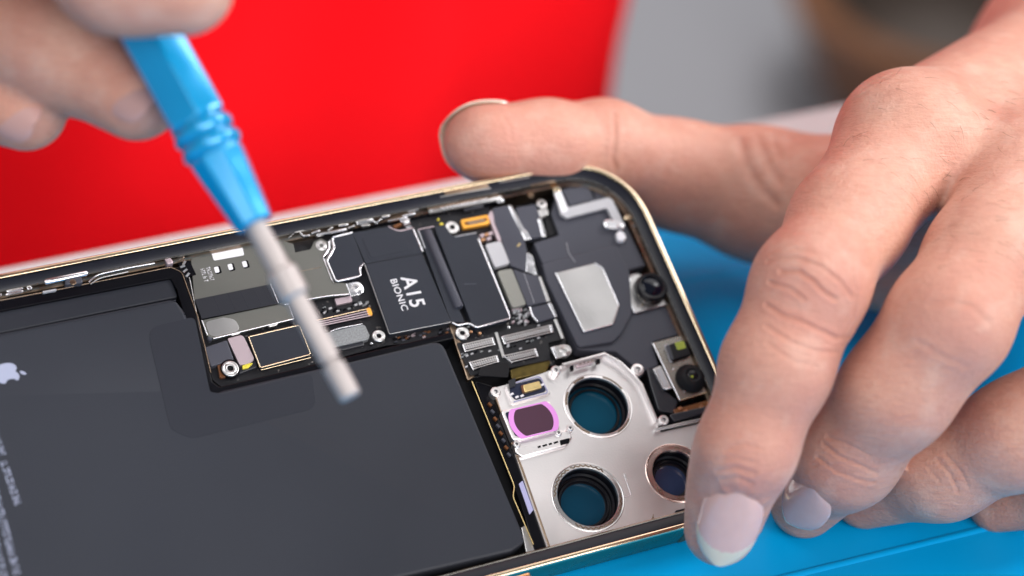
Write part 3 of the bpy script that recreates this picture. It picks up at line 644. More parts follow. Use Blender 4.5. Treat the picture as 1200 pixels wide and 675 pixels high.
# channel between battery and plate
ch = slab('black_channel', [(556, 446), (577, 452), (645, 640), (640, 650), (626, 648), (615, 605), (608, 585)], -2.7, -4.0, 'black', .4, .2)
wire('channel_edge', [(553, 447), (603, 570), (601, 582), (625, 638)], -1.7, .13, 'goldchip', ch, .6)
wire('channel_edge', [(577, 457), (611, 548), (642, 636)], -2.2, .13, 'gold', ch)
slab('lilac_sticker', [(608, 567), (612.5, 563), (625, 597.5), (620.5, 603)], -2.5, -2.8, 'lilac', .1, .02, ch)
slab('grey_bracket', [(611, 618), (615, 616), (627, 645), (617, 648)], -2.2, -3.0, 'steel', .3, .1, ch)
for k in range(8):
    box_mm('channel_tooth', PX(574+k*3.2, 474+k*8.4, -2.3), (.4, -.9), .4, .25, -2.1, -2.8, ('brown', 'module')[k % 2], .06, ch)
# bits along the near wall
for k, (u, v, hx, hy, mm) in enumerate(((628, 650, 1.2, .7, 'silver'), (641, 648, 1.0, 1.0, 'steel'), (606, 656, 1.8, .5, 'silver'), (614, 660, 1.0, .5, 'pink'), (582, 663, 1.4, .5, 'silver'), (590, 668, .7, .4, 'steel'), (566, 671, 1.3, .6, 'pad'), (552, 670, 1.1, .7, 'silver'), (599, 664, .7, .4, 'flexblack'), (535, 678, 1.6, .7, 'silver'), (643, 655, .9, .5, 'silver'))):
    box_mm('wall_contact', PX(u, v, -2.0), (1, .05), hx, hy, -1.9, -3.0, mm, .15)
slab('near_rail', [(520, 682), (634, 652), (636, 657), (522, 688)], -2.2, -3.4, 'flexblack', .2, .1)
# corner notch and etched marks by the near corner
slab('corner_notch', [(789, 609), (792, 598), (803, 595.5), (850, 585), (850, 600)], -2.2, -3.0, 'gasket', .5, .1)
for k in range(5):
    a = .9+.42*k
    wire('etched_leaf', [(759+k*2.2, 617-k*.5), (761+k*1.8, 611-abs(k-2)*-.6), (765.5, 602.5+abs(k-2)*1.4)], ZP+.02, .06, 'bronze', cp)
    wire('etched_leaf', [(759.5+k*2, 613+abs(k-2)*1.0-3), (764+k*1.2, 611+abs(k-2)*.8-2)], ZP+.02, .05, 'bronze', cp)
wire('etched_mark', [(783.5, 606.5), (780, 609), (780.5, 613), (783, 614)], ZP+.02, .07, 'bronze', cp)
wire('etched_corner', [(731, 555), (739.5, 580), (731, 583)], ZP+.01, .05, 'silver', cp, .1)

# ------------------------------------------------------------------ mat, table, floor
def mat_blue():
    m = mat('blue_silicone', (.0, .34, .74), .45, var=.04, vscale=30, bump=.05, bscale=3000, rvar=.06, spec=.12)
    return m
M['matblue'] = mat_blue()
M['table'] = mat('white_laminate', (.66, .64, .65), .35, var=.02, vscale=20)
def boxw(name, x0, x1, y0, y1, z0, z1, m, bev=1.0, parent=None):
    bm = bmesh.new(); bmesh.ops.create_cube(bm, size=1)
    for v in bm.verts: v.co = Vector(((x0+x1)/2+v.co.x*(x1-x0), (y0+y1)/2+v.co.y*(y1-y0), (z0+z1)/2+v.co.z*(z1-z0)))*S
    if bev: bmesh.ops.bevel(bm, geom=list(bm.edges), offset=bev*S, segments=3, affect='EDGES')
    return link_bm(name, bm, m, parent)
wm = boxw('work_mat', -330, 260, -330, 44, -1.2, 0, 'matblue', .5)
setprops(wm, 'blue silicone repair mat under the phone and the fingers', 'mat')
def ridge(a, b_, w, h):
    p, q = atz(*a), atz(*b_); d = (q-p)/np.linalg.norm(q-p); p, q = p-d*60, q+d*60; n = np.array([-d[1], d[0], 0])
    bm = bmesh.new(); prof = [(-w, -.4), (-w*.9, .0), (-w*.5, h*.8), (0, h), (w*.5, h*.8), (w*.9, 0), (w, -.4)]
    R = [[bm.verts.new(tuple((o+n*x+np.array([0, 0, z]))*S)) for x, z in prof] for o in (p, q)]
    for i in range(len(prof)-1): bm.faces.new((R[0][i], R[0][i+1], R[1][i+1], R[1][i]))
    return link_bm('mat_ridge', bm, 'matblue', wm)
ridge((933, 673), (1200, 608), .9, .35)
ridge((770, 330), (900, 312), 1.6, .3)
tb = empty('work_table', (0, 0, -.03)); setprops(tb, 'white table whose bare edge shows as a pale strip behind the blue mat', 'table')
def tchild(o): o.location = (-tb.location[0], -tb.location[1], -tb.location[2]); o.parent = tb; return o
tchild(boxw('tabletop', -600, 420, -420, 59.3, -30, -1.3, 'table', 2.0))
M['tleg'] = mat('grey_table_leg', (.3, .3, .32), .4, .3)
for x, y in ((-560, -380), (380, -380), (-560, 30), (380, 30)): tchild(boxw('leg', x-18, x+18, y-18, y+18, -750, -30.5, 'tleg', 2))
M['floor'] = mat('grey_floor', (.36, .36, .39), .5, var=.04, vscale=4)
fl_ = boxw('floor', -2500, 3500, -1500, 3500, -800, -750, 'floor', 0); setprops(fl_, kind='structure')

# blurred brown and dark object on the floor behind the wrist
M['leather'] = mat('brown_leather', (.19, .075, .03), .45, var=.25, vscale=40)
M['lining'] = mat('dark_lining', (.075, .055, .045), .6)
bp_ = atz(1120, -10, -620)
bag = empty('bowl', tuple(bp_*S*1.0)); bag.location[2] = -.75
setprops(bag, 'brown rimmed dark grey shape far out of focus behind the wrist', 'bowl')
bm = bmesh.new(); lathe(bm, [(0, 0), (60, 0), (100, 40), (135, 110), (142, 128), (120, 132), (104, 122)], 40); link_bm('bowl_shell', bm, 'leather', bag)
bm = bmesh.new(); lathe(bm, [(104, 122), (84, 60), (40, 35), (0, 32)], 40); link_bm('bowl_lining', bm, 'lining', bag)

# ------------------------------------------------------------------ SDF sculpting
def rcone(P, a, b, r1, r2):
    a, b = np.asarray(a, float), np.asarray(b, float)
    ba = b-a; l2 = ba@ba; rr = r1-r2; a2 = l2-rr*rr; il2 = 1/l2
    pa = P-a; y = pa@ba; z = y-l2
    x2 = ((pa*l2-y[:, None]*ba)**2).sum(1); y2 = y*y*l2; z2 = z*z*l2
    k = np.sign(rr)*rr*rr*x2
    d = (np.sqrt(x2*a2*il2)+y*rr)*il2-r1
    m1 = np.sign(z)*a2*z2 > k; m2 = np.sign(y)*a2*y2 < k
    d = np.where(m2, np.sqrt(x2+y2)*il2-r1, d)
    return np.where(m1, np.sqrt(x2+z2)*il2-r2, d)
def ellip(P, c, ax, r):
    q = (P-np.asarray(c, float))@np.asarray(ax, float).T; r = np.asarray(r, float)
    k0 = np.sqrt(((q/r)**2).sum(1)); k1 = np.sqrt(((q/r**2)**2).sum(1))+1e-9
    return k0*(k0-1)/k1
def smin(a, b, k):
    h = np.maximum(k-np.abs(a-b), 0)/k; return np.minimum(a, b)-h*h*k*.25
def chain(P, js, rs, k):
    d = None
    for i in range(len(js)-1):
        e = rcone(P, js[i], js[i+1], rs[i], rs[i+1]); d = e if d is None else smin(d, e, k)
    return d
def surface_nets(f, lo, hi, h):
    n = np.ceil((np.array(hi)-np.array(lo))/h).astype(int)+1
    xs = [lo[i]+h*np.arange(n[i]) for i in range(3)]
    G = np.stack(np.meshgrid(*xs, indexing='ij'), -1).reshape(-1, 3)
    V = np.concatenate([f(G[i:i+200000]) for i in range(0, len(G), 200000)]).reshape(n)
    ins = V < 0
    acc = np.zeros(tuple(n-1)+(3,)); cnt = np.zeros(tuple(n-1))
    cr = []
    for ax in range(3):
        s0 = [slice(None)]*3; s1 = [slice(None)]*3; s0[ax] = slice(0, -1); s1[ax] = slice(1, None)
        a, b = V[tuple(s0)], V[tuple(s1)]; c = (a < 0) != (b < 0); cr.append((c, ins[tuple(s0)]))
        t = np.where(c, a/np.where(c, a-b, 1), 0)
        idx = np.argwhere(c); tt = t[c]; pos = idx.astype(float); pos[:, ax] += tt
        o1, o2 = [x for x in range(3) if x != ax]
        for d1 in (0, -1):
            for d2 in (0, -1):
                cell = idx.copy(); cell[:, o1] += d1; cell[:, o2] += d2
                ok = (cell >= 0).all(1) & (cell < n-1).all(1); ci = cell[ok]
                np.add.at(acc, (ci[:, 0], ci[:, 1], ci[:, 2]), pos[ok]); np.add.at(cnt, (ci[:, 0], ci[:, 1], ci[:, 2]), 1)
    act = cnt > 0; ids = -np.ones(tuple(n-1), int); ids[act] = np.arange(act.sum())
    verts = acc[act]/cnt[act][:, None]*h+np.array(lo)
    faces = []
    for ax in range(3):
        c, inside = cr[ax]; idx = np.argwhere(c); sg = inside[c]
        o1, o2 = [(1, 2), (2, 0), (0, 1)][ax]
        ok = (idx[:, o1] > 0) & (idx[:, o2] > 0) & (idx[:, o1] < n[o1]-1) & (idx[:, o2] < n[o2]-1)
        idx, sg = idx[ok], sg[ok]; q = []
        for d1, d2 in ((-1, -1), (0, -1), (0, 0), (-1, 0)):
            cell = idx.copy(); cell[:, o1] += d1; cell[:, o2] += d2; q.append(ids[cell[:, 0], cell[:, 1], cell[:, 2]])
        q = np.stack(q, 1); q = np.where(sg[:, None], q, q[:, ::-1]); faces.append(q)
    return verts, np.concatenate(faces)
def subdivide(verts, quads):
    n = len(verts); e = np.concatenate([quads[:, [i, (i+1) % 4]] for i in range(4)]); e.sort(1)
    ue, inv = np.unique(e, axis=0, return_inverse=True); inv = inv.reshape(-1)
    ev = (verts[ue[:, 0]]+verts[ue[:, 1]])/2; fv = verts[quads].mean(1)
    m = len(quads); E = [n+inv[i*m:(i+1)*m] for i in range(4)]; F = n+len(ue)+np.arange(m)
    q = np.concatenate([np.stack([quads[:, i], E[i], F, E[i-1]], 1) for i in range(4)])
    return np.concatenate([verts, ev, fv]), q
def grad(f, P, e=.05):
    g = np.stack([f(P+np.eye(3)[i]*e)-f(P-np.eye(3)[i]*e) for i in range(3)], 1)
    return g/(np.linalg.norm(g, axis=1, keepdims=True)+1e-9)
def project(f, P, it=3):
    for _ in range(it):
        d = f(P); Q = P-grad(f, P)*np.clip(d, -.5, .5)[:, None]
        P = np.where((np.abs(f(Q)) <= np.abs(d))[:, None], Q, P)
    return P
def march(f, u, v, d0=330, d1=620):
    r = ray(u, v); rn = np.linalg.norm(r); t = d0
    for _ in range(200):
        s = float(f((CAM+r*t)[None])[0])
        if s < .01: return CAM+r*t
        t += max(s*.7/rn, .01)
        if t > d1: return None
    return None
def unit(v): v = np.asarray(v, float); return v/np.linalg.norm(v)

# ---- the hand that holds the phone
I = [at(1062, 172, 428), at(994, 262, 408), at(949, 335, 394), at(910, 430, 392), at(875, 525, 393), at(844, 621, 403)]
Ir = [12.4, 9.7, 9.25, 8.75, 7.8, 6.3]
D = [at(1200, 215, 424), at(1154, 305, 404), at(1112, 377, 394.5), at(1052, 458, 398.5), at(992, 533, 409.5), at(943, 590, 426)]
Dr = [12.0, 9.7, 9.75, 9.0, 8.5, 6.4]
G_ = [at(1335, 300, 424), at(1290, 452, 400), at(1195, 508, 406), at(1105, 549, 416), at(1014, 582, 430)]
Gr = [11.5, 9.4, 9.0, 8.6, 6.0]
K_ = [at(1400, 360, 426), at(1350, 510, 412), at(1255, 572, 424), at(1168, 590, 433)]
Kr = [11.0, 8.0, 6.8, 5.4]
T_ = [at(1040, 262, 466), at(885, 226, 478), at(792, 205, 474), at(708, 174, 464), at(640, 172, 456), at(563, 168, 449)]
Tr = [15.0, 13.0, 10.5, 9.0, 8.3, 7.2]
WR = np.array([122., 6., 38.]); EL = np.array([350., 190., -5.])
def leftarm(P):
    # palm: metacarpals running to the wrist
    pal = None
    for j, w, r1, r2 in ((I[0], WR+[-12, -8, 4], 11.6, 16), (D[0], WR+[-4, -14, 3], 11.2, 16), (G_[0], WR+[4, -18, 0], 11.5, 15), (K_[0], WR+[10, -20, -4], 10.5, 14)):
        e = rcone(P, j, w, r1, r2); pal = e if pal is None else smin(pal, e, 9)
    pal = smin(pal, rcone(P, T_[0], WR+[-10, 0, -6], 15, 17), 12)
    pal = smin(pal, rcone(P, T_[0], I[0]+[12, 6, -14], 12, 9), 10)          # web of the thumb
    pal = smin(pal, rcone(P, T_[1]+[3, -4, 0], I[0]+[8, 4, -18], 8, 7), 10)
    pal = smin(pal, ellip(P, at(1066, 150, 424), np.eye(3), (9, 9, 8)), 8)   # index knuckle
    fore = rcone(P, WR, EL, 22, 34); pal = smin(pal, fore, 16)
    th = chain(P, T_, Tr, 5); th = smin(th, rcone(P, T_[4]+[0, -1.8, 1], T_[5]+[3, -2.2, 0], 6.6, 6), 5)
    d = smin(pal, th, 9)
    fi = chain(P, I, Ir, 5); fi = smin(fi, ellip(P, (I[4]+I[5])/2+[0, 2.2, 0], np.eye(3), (5.6, 6, 9)), 5)
    fd = chain(P, D, Dr, 6)
    fg = chain(P, G_, Gr, 5); fk = chain(P, K_, Kr, 5)
    out = smin(d, fi, 5)
    out = smin(out, smin(pal, fd, 5), 2.2); out = smin(out, smin(pal, fg, 7), 1.0); out = smin(out, smin(pal, fk, 7), 2.0)
    return out

# creases drawn as lines of points lying on the skin: (pixels, depth mm, half width mm)
CR = [([(900, 306), (912, 302), (934, 302), (962, 312), (985, 330), (1000, 350)], .30, .45), ([(915, 318), (936, 318), (952, 328), (964, 341), (981, 352)], .38, .45),
      ([(902, 331), (926, 338), (944, 352)], .30, .4), ([(898, 357), (918, 370), (938, 376), (958, 386), (980, 396), (1000, 394)], .32, .45),
      ([(898, 382), (930, 402), (955, 411), (985, 414)], .22, .4), ([(900, 402), (930, 424), (960, 431)], .15, .4),
      ([(1000, 316), (1004, 340), (1000, 372), (986, 392)], .22, .5), ([(905, 300), (930, 292), (955, 296)], .15, .4),
      ([(850, 528), (872, 520), (896, 528)], .10, .4), ([(838, 540), (862, 536), (890, 545)], .10, .4), ([(840, 552), (862, 548), (886, 556)], .16, .45), ([(846, 562), (866, 560), (884, 568)], .2, .4),
      ([(1090, 358), (1112, 352), (1140, 360), (1160, 380)], .16, .6), ([(1075, 400), (1105, 418), (1135, 430)], .12, .6),
      ([(965, 520), (984, 535), (1008, 545), (1030, 556)], .22, .4), ([(958, 536), (980, 552), (1006, 562), (1026, 566)], .22, .4), ([(970, 512), (992, 520), (1020, 534)], .15, .4), ([(976, 545), (1000, 556)], .12, .35),
      ([(1098, 538), (1114, 556), (1124, 578)], .16, .4), ([(1108, 532), (1126, 552), (1136, 572)], .14, .4), ([(1086, 546), (1102, 566)], .12, .4),
      ([(720, 134), (721, 160), (718, 186), (722, 200)], .28, .6), ([(590, 136), (598, 150), (600, 165)], .12, .5),
      ([(868, 165), (876, 195), (896, 226), (912, 240)], .35, 1.2), ([(888, 160), (900, 190), (914, 215)], .22, 1.0), ([(905, 160), (914, 185)], .18, .9),
      ([(1010, 105), (1024, 96), (1046, 88)], .15, .6), ([(1000, 118), (1016, 108)], .12, .5)]
BOX = ((-46, -118, -6), (150, 60, 82))
v_, q_ = surface_nets(leftarm, BOX[0], BOX[1], 1.4)
v_ = project(leftarm, v_, 2); v_, q_ = subdivide(v_, q_); v_ = project(leftarm, v_, 1); v_, q_ = subdivide(v_, q_); v_ = project(leftarm, v_, 1)
nrm = grad(leftarm, v_)
disp = np.zeros(len(v_)); flush = np.zeros(len(v_)); creasemask = np.zeros(len(v_))
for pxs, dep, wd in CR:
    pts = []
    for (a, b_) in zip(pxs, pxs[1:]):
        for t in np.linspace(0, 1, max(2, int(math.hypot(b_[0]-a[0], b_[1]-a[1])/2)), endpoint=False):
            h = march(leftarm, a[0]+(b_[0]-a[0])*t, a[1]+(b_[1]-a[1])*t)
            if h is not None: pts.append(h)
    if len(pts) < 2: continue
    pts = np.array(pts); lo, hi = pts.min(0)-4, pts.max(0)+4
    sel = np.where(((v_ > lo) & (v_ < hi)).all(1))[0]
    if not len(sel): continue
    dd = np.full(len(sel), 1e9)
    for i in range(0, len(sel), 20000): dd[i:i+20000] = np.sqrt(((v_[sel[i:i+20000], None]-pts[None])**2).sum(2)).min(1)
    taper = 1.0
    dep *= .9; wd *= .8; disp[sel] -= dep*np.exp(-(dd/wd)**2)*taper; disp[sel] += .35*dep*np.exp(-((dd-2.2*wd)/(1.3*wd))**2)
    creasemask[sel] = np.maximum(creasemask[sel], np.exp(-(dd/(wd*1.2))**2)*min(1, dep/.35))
for (u, v), r, a in (((948, 340), 13, .8), ((1122, 378), 10, .6), ((868, 565), 9, .9), ((880, 578), 2.0, .6), ((990, 545), 9, .35), ((850, 640), 8, .5), ((560, 175), 14, .7), ((640, 185), 12, .5), ((1125, 372), 2.5, .5), ((760, 200), 12, .3)):
    h = march(leftarm, u, v)
    if h is None: continue
    flush = np.maximum(flush, a*np.exp(-(np.linalg.norm(v_-h, axis=1)/r)**2))
hq = march(leftarm, 866, 577)
for (ou, ov), hgt, wd in (((826, 596), .35, 1.1), ((836, 584), .4, 1.1), ((850, 575), .45, 1.1), ((866, 571), .45, 1.1), ((882, 577), .45, 1.1), ((893, 590), .4, 1.1), ((895, 606), .35, 1.1), ((891, 622), .3, 1.0), ((818, 610), .3, 1.1)):
    h = march(leftarm, ou, ov)
    if h is not None: disp += hgt*.6*np.exp(-(np.linalg.norm(v_-h, axis=1)/wd)**2)
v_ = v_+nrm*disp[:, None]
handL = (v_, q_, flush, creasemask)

# ---- the hand with the screwdriver
DT = at(411, 466, 360); DH = at(302, 262, 364); DE = at(120, -60, 371)
dax = unit(DE-DT)
RH = [at(-140, -60, 400), at(-30, 30, 392), at(70, 45, 384), at(160, 112, 376)]           # index
RM = [at(-230, 20, 405), at(-120, 115, 398), at(-40, 95, 392), at(30, 128, 386)]            # middle
RT = [at(-120, -190, 385), at(30, -128, 366), at(140, -37, 352), at(216, -16, 352)]        # thumb
RWp = np.array([-215., 75., 120.]); REL = np.array([-330., 260., 60.])
def rightarm(P):
    pal = rcone(P, RH[0], RWp, 14, 22); pal = smin(pal, rcone(P, RM[0], RWp+[6, 6, -8], 14, 20), 12)
    pal = smin(pal, rcone(P, RT[0], RWp, 15, 20), 14); pal = smin(pal, rcone(P, RWp, REL, 23, 34), 18)
    fi = chain(P, RH, [12, 10.6, 10.8, 7.4], 6); fm = chain(P, RM, [12, 10, 9, 7], 6); ft = chain(P, RT, [13, 10.5, 9.0, 7.6], 6)
    o = smin(pal, fi, 8); o = smin(o, smin(pal, fm, 8), 1.5); return smin(o, smin(pal, ft, 8), 2)
allr = np.array(RH+RM+RT+[RWp, (RWp+REL)/2])
rv, rq = surface_nets(rightarm, tuple(allr.min(0)-26), tuple(allr.max(0)+26), 2.4)
rv, rq = subdivide(rv, rq); rv = project(rightarm, rv, 2)
rfl = np.zeros(len(rv)); rcm = np.zeros(len(rv))
# ---- trunk and upper arms (coarse, under the shirt)
TC = np.array([14., 330., 0.])
SL, SR = np.array([140., 350., 330.]), np.array([-260., 350., 330.])
def trunk(P):
    d = ellip(np.stack([P[:, 0]-.24*(P[:, 2]+75), P[:, 1], P[:, 2]], 1), TC+[0, 0, -60], np.eye(3), (140, 95, 420))
    d = smin(d, rcone(P, SL, SR, 60, 60), 60)
    d = smin(d, rcone(P, TC+[0, 0, 300], TC+[0, 0, 400], 60, 55), 40)
    for sh_, el, wr in ((SL, EL, WR+(EL-WR)*.35), (SR, REL, RWp+(REL-RWp)*.3)):
        d = smin(d, rcone(P, sh_, el, 48, 35), 30); d = smin(d, rcone(P, el, wr, 34.5, 25.5), 12)
    for s_ in (-1, 1): d = smin(d, rcone(P, TC+[s_*95, 0, -330], TC+[s_*120, -330, -330], 85, 65), 50)
    return d
def clampz(f, z0, z1): return lambda P: np.maximum(f(P), np.maximum(z0-P[:, 2], P[:, 2]-z1))
tv, tq = surface_nets(clampz(trunk, -430, 385), (-450, -90, -450), (330, 480, 400), 9)
def join(parts):
    vs, fs, a, b_, off = [], [], [], [], 0
    for v, q, f1, f2 in parts: vs.append(v); fs.append(q+off); a.append(f1); b_.append(f2); off += len(v)
    return np.concatenate(vs), np.concatenate(fs), np.concatenate(a), np.concatenate(b_)
bv, bq, bf, bc = join([handL, (rv, rq, rfl, rcm), (tv, tq, np.zeros(len(tv)), np.zeros(len(tv)))])
def np_mesh(name, v, q):
    me = bpy.data.meshes.new(name); me.vertices.add(len(v)); me.vertices.foreach_set('co', (v*S).ravel().astype(np.float32))
    me.loops.add(q.size); me.loops.foreach_set('vertex_index', q.ravel().astype(np.int32))
    me.polygons.add(len(q)); me.polygons.foreach_set('loop_start', np.arange(0, q.size, q.shape[1]).astype(np.int32))
    me.update(calc_edges=True); me.validate(); return me
def skin():
    m = bpy.data.materials.new('skin'); m.use_nodes = True; nt = m.node_tree; b = nt.nodes['Principled BSDF']
    N = nt.nodes.new; LK = nt.links.new
    tc = N('ShaderNodeTexCoord')
    def noise(sc, det=4, rough=.5):
        n = N('ShaderNodeTexNoise'); n.inputs['Scale'].default_value = sc; n.inputs['Detail'].default_value = det; n.inputs['Roughness'].default_value = rough
        LK(tc.outputs['Object'], n.inputs['Vector']); return n
    def mix(fac, a, c, A=None, B=None):
        x = N('ShaderNodeMix'); x.data_type = 'RGBA'
        if A is None: x.inputs[6].default_value = (*a, 1)
        else: LK(A, x.inputs[6])
        x.inputs[7].default_value = (*c, 1); LK(fac, x.inputs[0]); return x.outputs[2]
    n1 = noise(75, 7, .62); mr = N('ShaderNodeMapRange'); mr.inputs['From Min'].default_value = .35; mr.inputs['From Max'].default_value = .7; LK(n1.outputs['Fac'], mr.inputs['Value'])
    c = mix(mr.outputs['Result'], (.62, .34, .255), (.55, .255, .19))
    n2 = noise(700, 3); mr2 = N('ShaderNodeMapRange'); mr2.inputs['From Min'].default_value = .5; mr2.inputs['From Max'].default_value = .8; mr2.inputs['To Max'].default_value = .35; LK(n2.outputs['Fac'], mr2.inputs['Value'])
    c = mix(mr2.outputs['Result'], None, (.48, .215, .165), c)
    a1 = N('ShaderNodeAttribute'); a1.attribute_name = 'flush'
    mm = N('ShaderNodeMath'); mm.operation = 'MULTIPLY'; LK(a1.outputs['Fac'], mm.inputs[0]); mm.inputs[1].default_value = .75
    c = mix(mm.outputs[0], None, (.50, .205, .165), c)
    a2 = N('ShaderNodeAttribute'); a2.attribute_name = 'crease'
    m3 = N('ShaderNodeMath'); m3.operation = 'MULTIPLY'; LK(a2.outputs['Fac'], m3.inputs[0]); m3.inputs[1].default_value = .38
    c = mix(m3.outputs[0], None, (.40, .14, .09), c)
    cx0 = N('ShaderNodeCombineXYZ')
    for k, (dv, sc) in enumerate((((.9, -.42, .07), 330), ((-.195, -.562, -.804), 1500), ((.379, .713, -.59), 330))):
        dp0 = N('ShaderNodeVectorMath'); dp0.operation = 'DOT_PRODUCT'; LK(tc.outputs['Object'], dp0.inputs[0]); dp0.inputs[1].default_value = tuple(x*sc for x in dv)
        LK(dp0.outputs['Value'], cx0.inputs[k])
    nl = N('ShaderNodeTexNoise'); nl.inputs['Scale'].default_value = 1; nl.inputs['Detail'].default_value = 5; nl.inputs['Roughness'].default_value = .65; LK(cx0.outputs[0], nl.inputs['Vector'])
    ml = N('ShaderNodeMapRange'); ml.inputs['From Min'].default_value = .48; ml.inputs['From Max'].default_value = .75; ml.inputs['To Max'].default_value = .55; LK(nl.outputs['Fac'], ml.inputs['Value'])
    c = mix(ml.outputs['Result'], None, (.46, .21, .155), c)
    nb = noise(160, 3); mb = N('ShaderNodeMapRange'); mb.inputs['From Min'].default_value = .52; mb.inputs['From Max'].default_value = .72; mb.inputs['To Max'].default_value = .4; LK(nb.outputs['Fac'], mb.inputs['Value'])
    c = mix(mb.outputs['Result'], None, (.66, .44, .36), c)
    LK(c, b.inputs['Base Color'])
    b.inputs['Roughness'].default_value = .46; b.inputs['Specular IOR Level'].default_value = .42
    b.inputs['Subsurface Weight'].default_value = .18; b.inputs['Subsurface Radius'].default_value = (1, .35, .18); b.inputs['Subsurface Scale'].default_value = .0016
    # fine skin relief: cells plus stretched wrinkles
    vo = N('ShaderNodeTexVoronoi'); vo.inputs['Scale'].default_value = 1500; vo.feature = 'SMOOTH_F1'; LK(tc.outputs['Object'], vo.inputs['Vector'])
    n3 = noise(2600, 4); n4 = noise(420, 3)
    ad = N('ShaderNodeMath'); ad.operation = 'MULTIPLY_ADD'; LK(vo.outputs['Distance'], ad.inputs[0]); ad.inputs[1].default_value = .55; LK(n3.outputs['Fac'], ad.inputs[2])
    ad2 = N('ShaderNodeMath'); ad2.operation = 'MULTIPLY_ADD'; LK(n4.outputs['Fac'], ad2.inputs[0]); ad2.inputs[1].default_value = 1.2; LK(ad.outputs[0], ad2.inputs[2])
    cx = N('ShaderNodeCombineXYZ')
    for k, (dv, sc) in enumerate((((.9, -.42, .07), 520), ((-.195, -.562, -.804), 2300), ((.379, .713, -.59), 520))):
        dp = N('ShaderNodeVectorMath'); dp.operation = 'DOT_PRODUCT'; LK(tc.outputs['Object'], dp.inputs[0]); dp.inputs[1].default_value = tuple(x*sc for x in dv)
        LK(dp.outputs['Value'], cx.inputs[k])
    nw = N('ShaderNodeTexNoise'); nw.inputs['Scale'].default_value = 1; nw.inputs['Detail'].default_value = 3; LK(cx.outputs[0], nw.inputs['Vector'])
    ad3 = N('ShaderNodeMath'); ad3.operation = 'MULTIPLY_ADD'; LK(nw.outputs['Fac'], ad3.inputs[0]); ad3.inputs[1].default_value = 1.5; LK(ad2.outputs[0], ad3.inputs[2]); ad2 = ad3
    bp = N('ShaderNodeBump'); bp.inputs['Strength'].default_value = .5; bp.inputs['Distance'].default_value = .00025
    LK(ad2.outputs[0], bp.inputs['Height']); LK(bp.outputs['Normal'], b.inputs['Normal'])
    return m
M['skin'] = skin()
person = empty('person', (TC[0]*S, TC[1]*S, -.45))
setprops(person, 'person in a red shirt gripping phone and screwdriver', 'person')
ploc = np.array([TC[0]*S, TC[1]*S, -.45])
def pchild(o): o.parent = person; o.location = tuple(-ploc); return o
me = np_mesh('body', bv, bq)
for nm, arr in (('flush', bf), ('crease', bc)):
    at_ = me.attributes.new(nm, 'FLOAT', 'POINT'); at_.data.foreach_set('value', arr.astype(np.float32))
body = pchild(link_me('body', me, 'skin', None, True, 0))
# shirt with broad soft folds
def shirt_f(P):
    P = P.astype(float); P[:, 0] += -2+.60*np.clip(-42-P[:, 2], 0, 110); P[:, 1] += .9*np.clip(-42-P[:, 2], 0, 110)      # lower cloth sloped forward so it catches light from above
    d = ellip(np.stack([P[:, 0]-.24*(P[:, 2]+75), P[:, 1], P[:, 2]], 1), TC+[0, 0, -60], np.eye(3), (180, 128, 440))
    d = smin(d, rcone(P, SL, SR, 68, 68), 60)
    for sh_, el in ((SL, EL), (SR, REL)): d = smin(d, rcone(P, sh_, sh_+(el-sh_)*.6, 62, 56), 40)
    x, y, z = P[:, 0], P[:, 1], P[:, 2]
    fold = 17*np.sin((x*.55+z*.8)*.035+1.0+.8*np.sin(z*.012))+8*np.sin((x*.9-z*.35)*.075)
    return np.maximum(d+fold*np.clip((420-y)/200, 0, 1), np.maximum(-395-z, z-372))
sv, sq = surface_nets(shirt_f, (-420., 66., -410.), (330., 520., 385.), 9)
M['shirt'] = mat('red_cloth', (.66, .0015, .006), .85, var=.03, vscale=60, bump=.2, bscale=900, spec=.1)
pchild(link_me('shirt', np_mesh('shirt', sv, sq), 'shirt', None, True, 0))
# fine hairs on the back of the hand
bm = bmesh.new(); hr_ = random.Random(11); made = 0
for _ in range(900):
    u, v = hr_.uniform(985, 1200), hr_.uniform(85, 330)
    if v > 85+(u-985)*1.5+120 or made > 80 or (v > 250 and u < 1080): continue
    h = march(leftarm, u, v)
    if h is None or h[2] < 30: continue
    nn = grad(leftarm, h[None])[0]
    if nn @ unit(CAM-h) < .25: continue
    d = RW[0]*hr_.uniform(.3, 1)+RW[1]*hr_.uniform(-.1, .9)+.2*np.array([hr_.gauss(0, 1) for _ in range(3)]); d = unit(d-nn*(d@nn)); ln = hr_.uniform(1.8, 4.2)
    sd = np.cross(d, nn)*hr_.uniform(-.3, .3)
    tube_bm(bm, [h-nn*.1, h+nn*.22+d*ln*.3, h+nn*.30+d*ln*.65+sd*ln*.3, h+nn*.22+d*ln+sd*ln], [.036, .034, .025, .008], 3, False); made += 1
M['hair'] = mat('body_hair', (.20, .11, .07), .5)
pchild(link_bm('hair', bm, 'hair', None, True, 0))
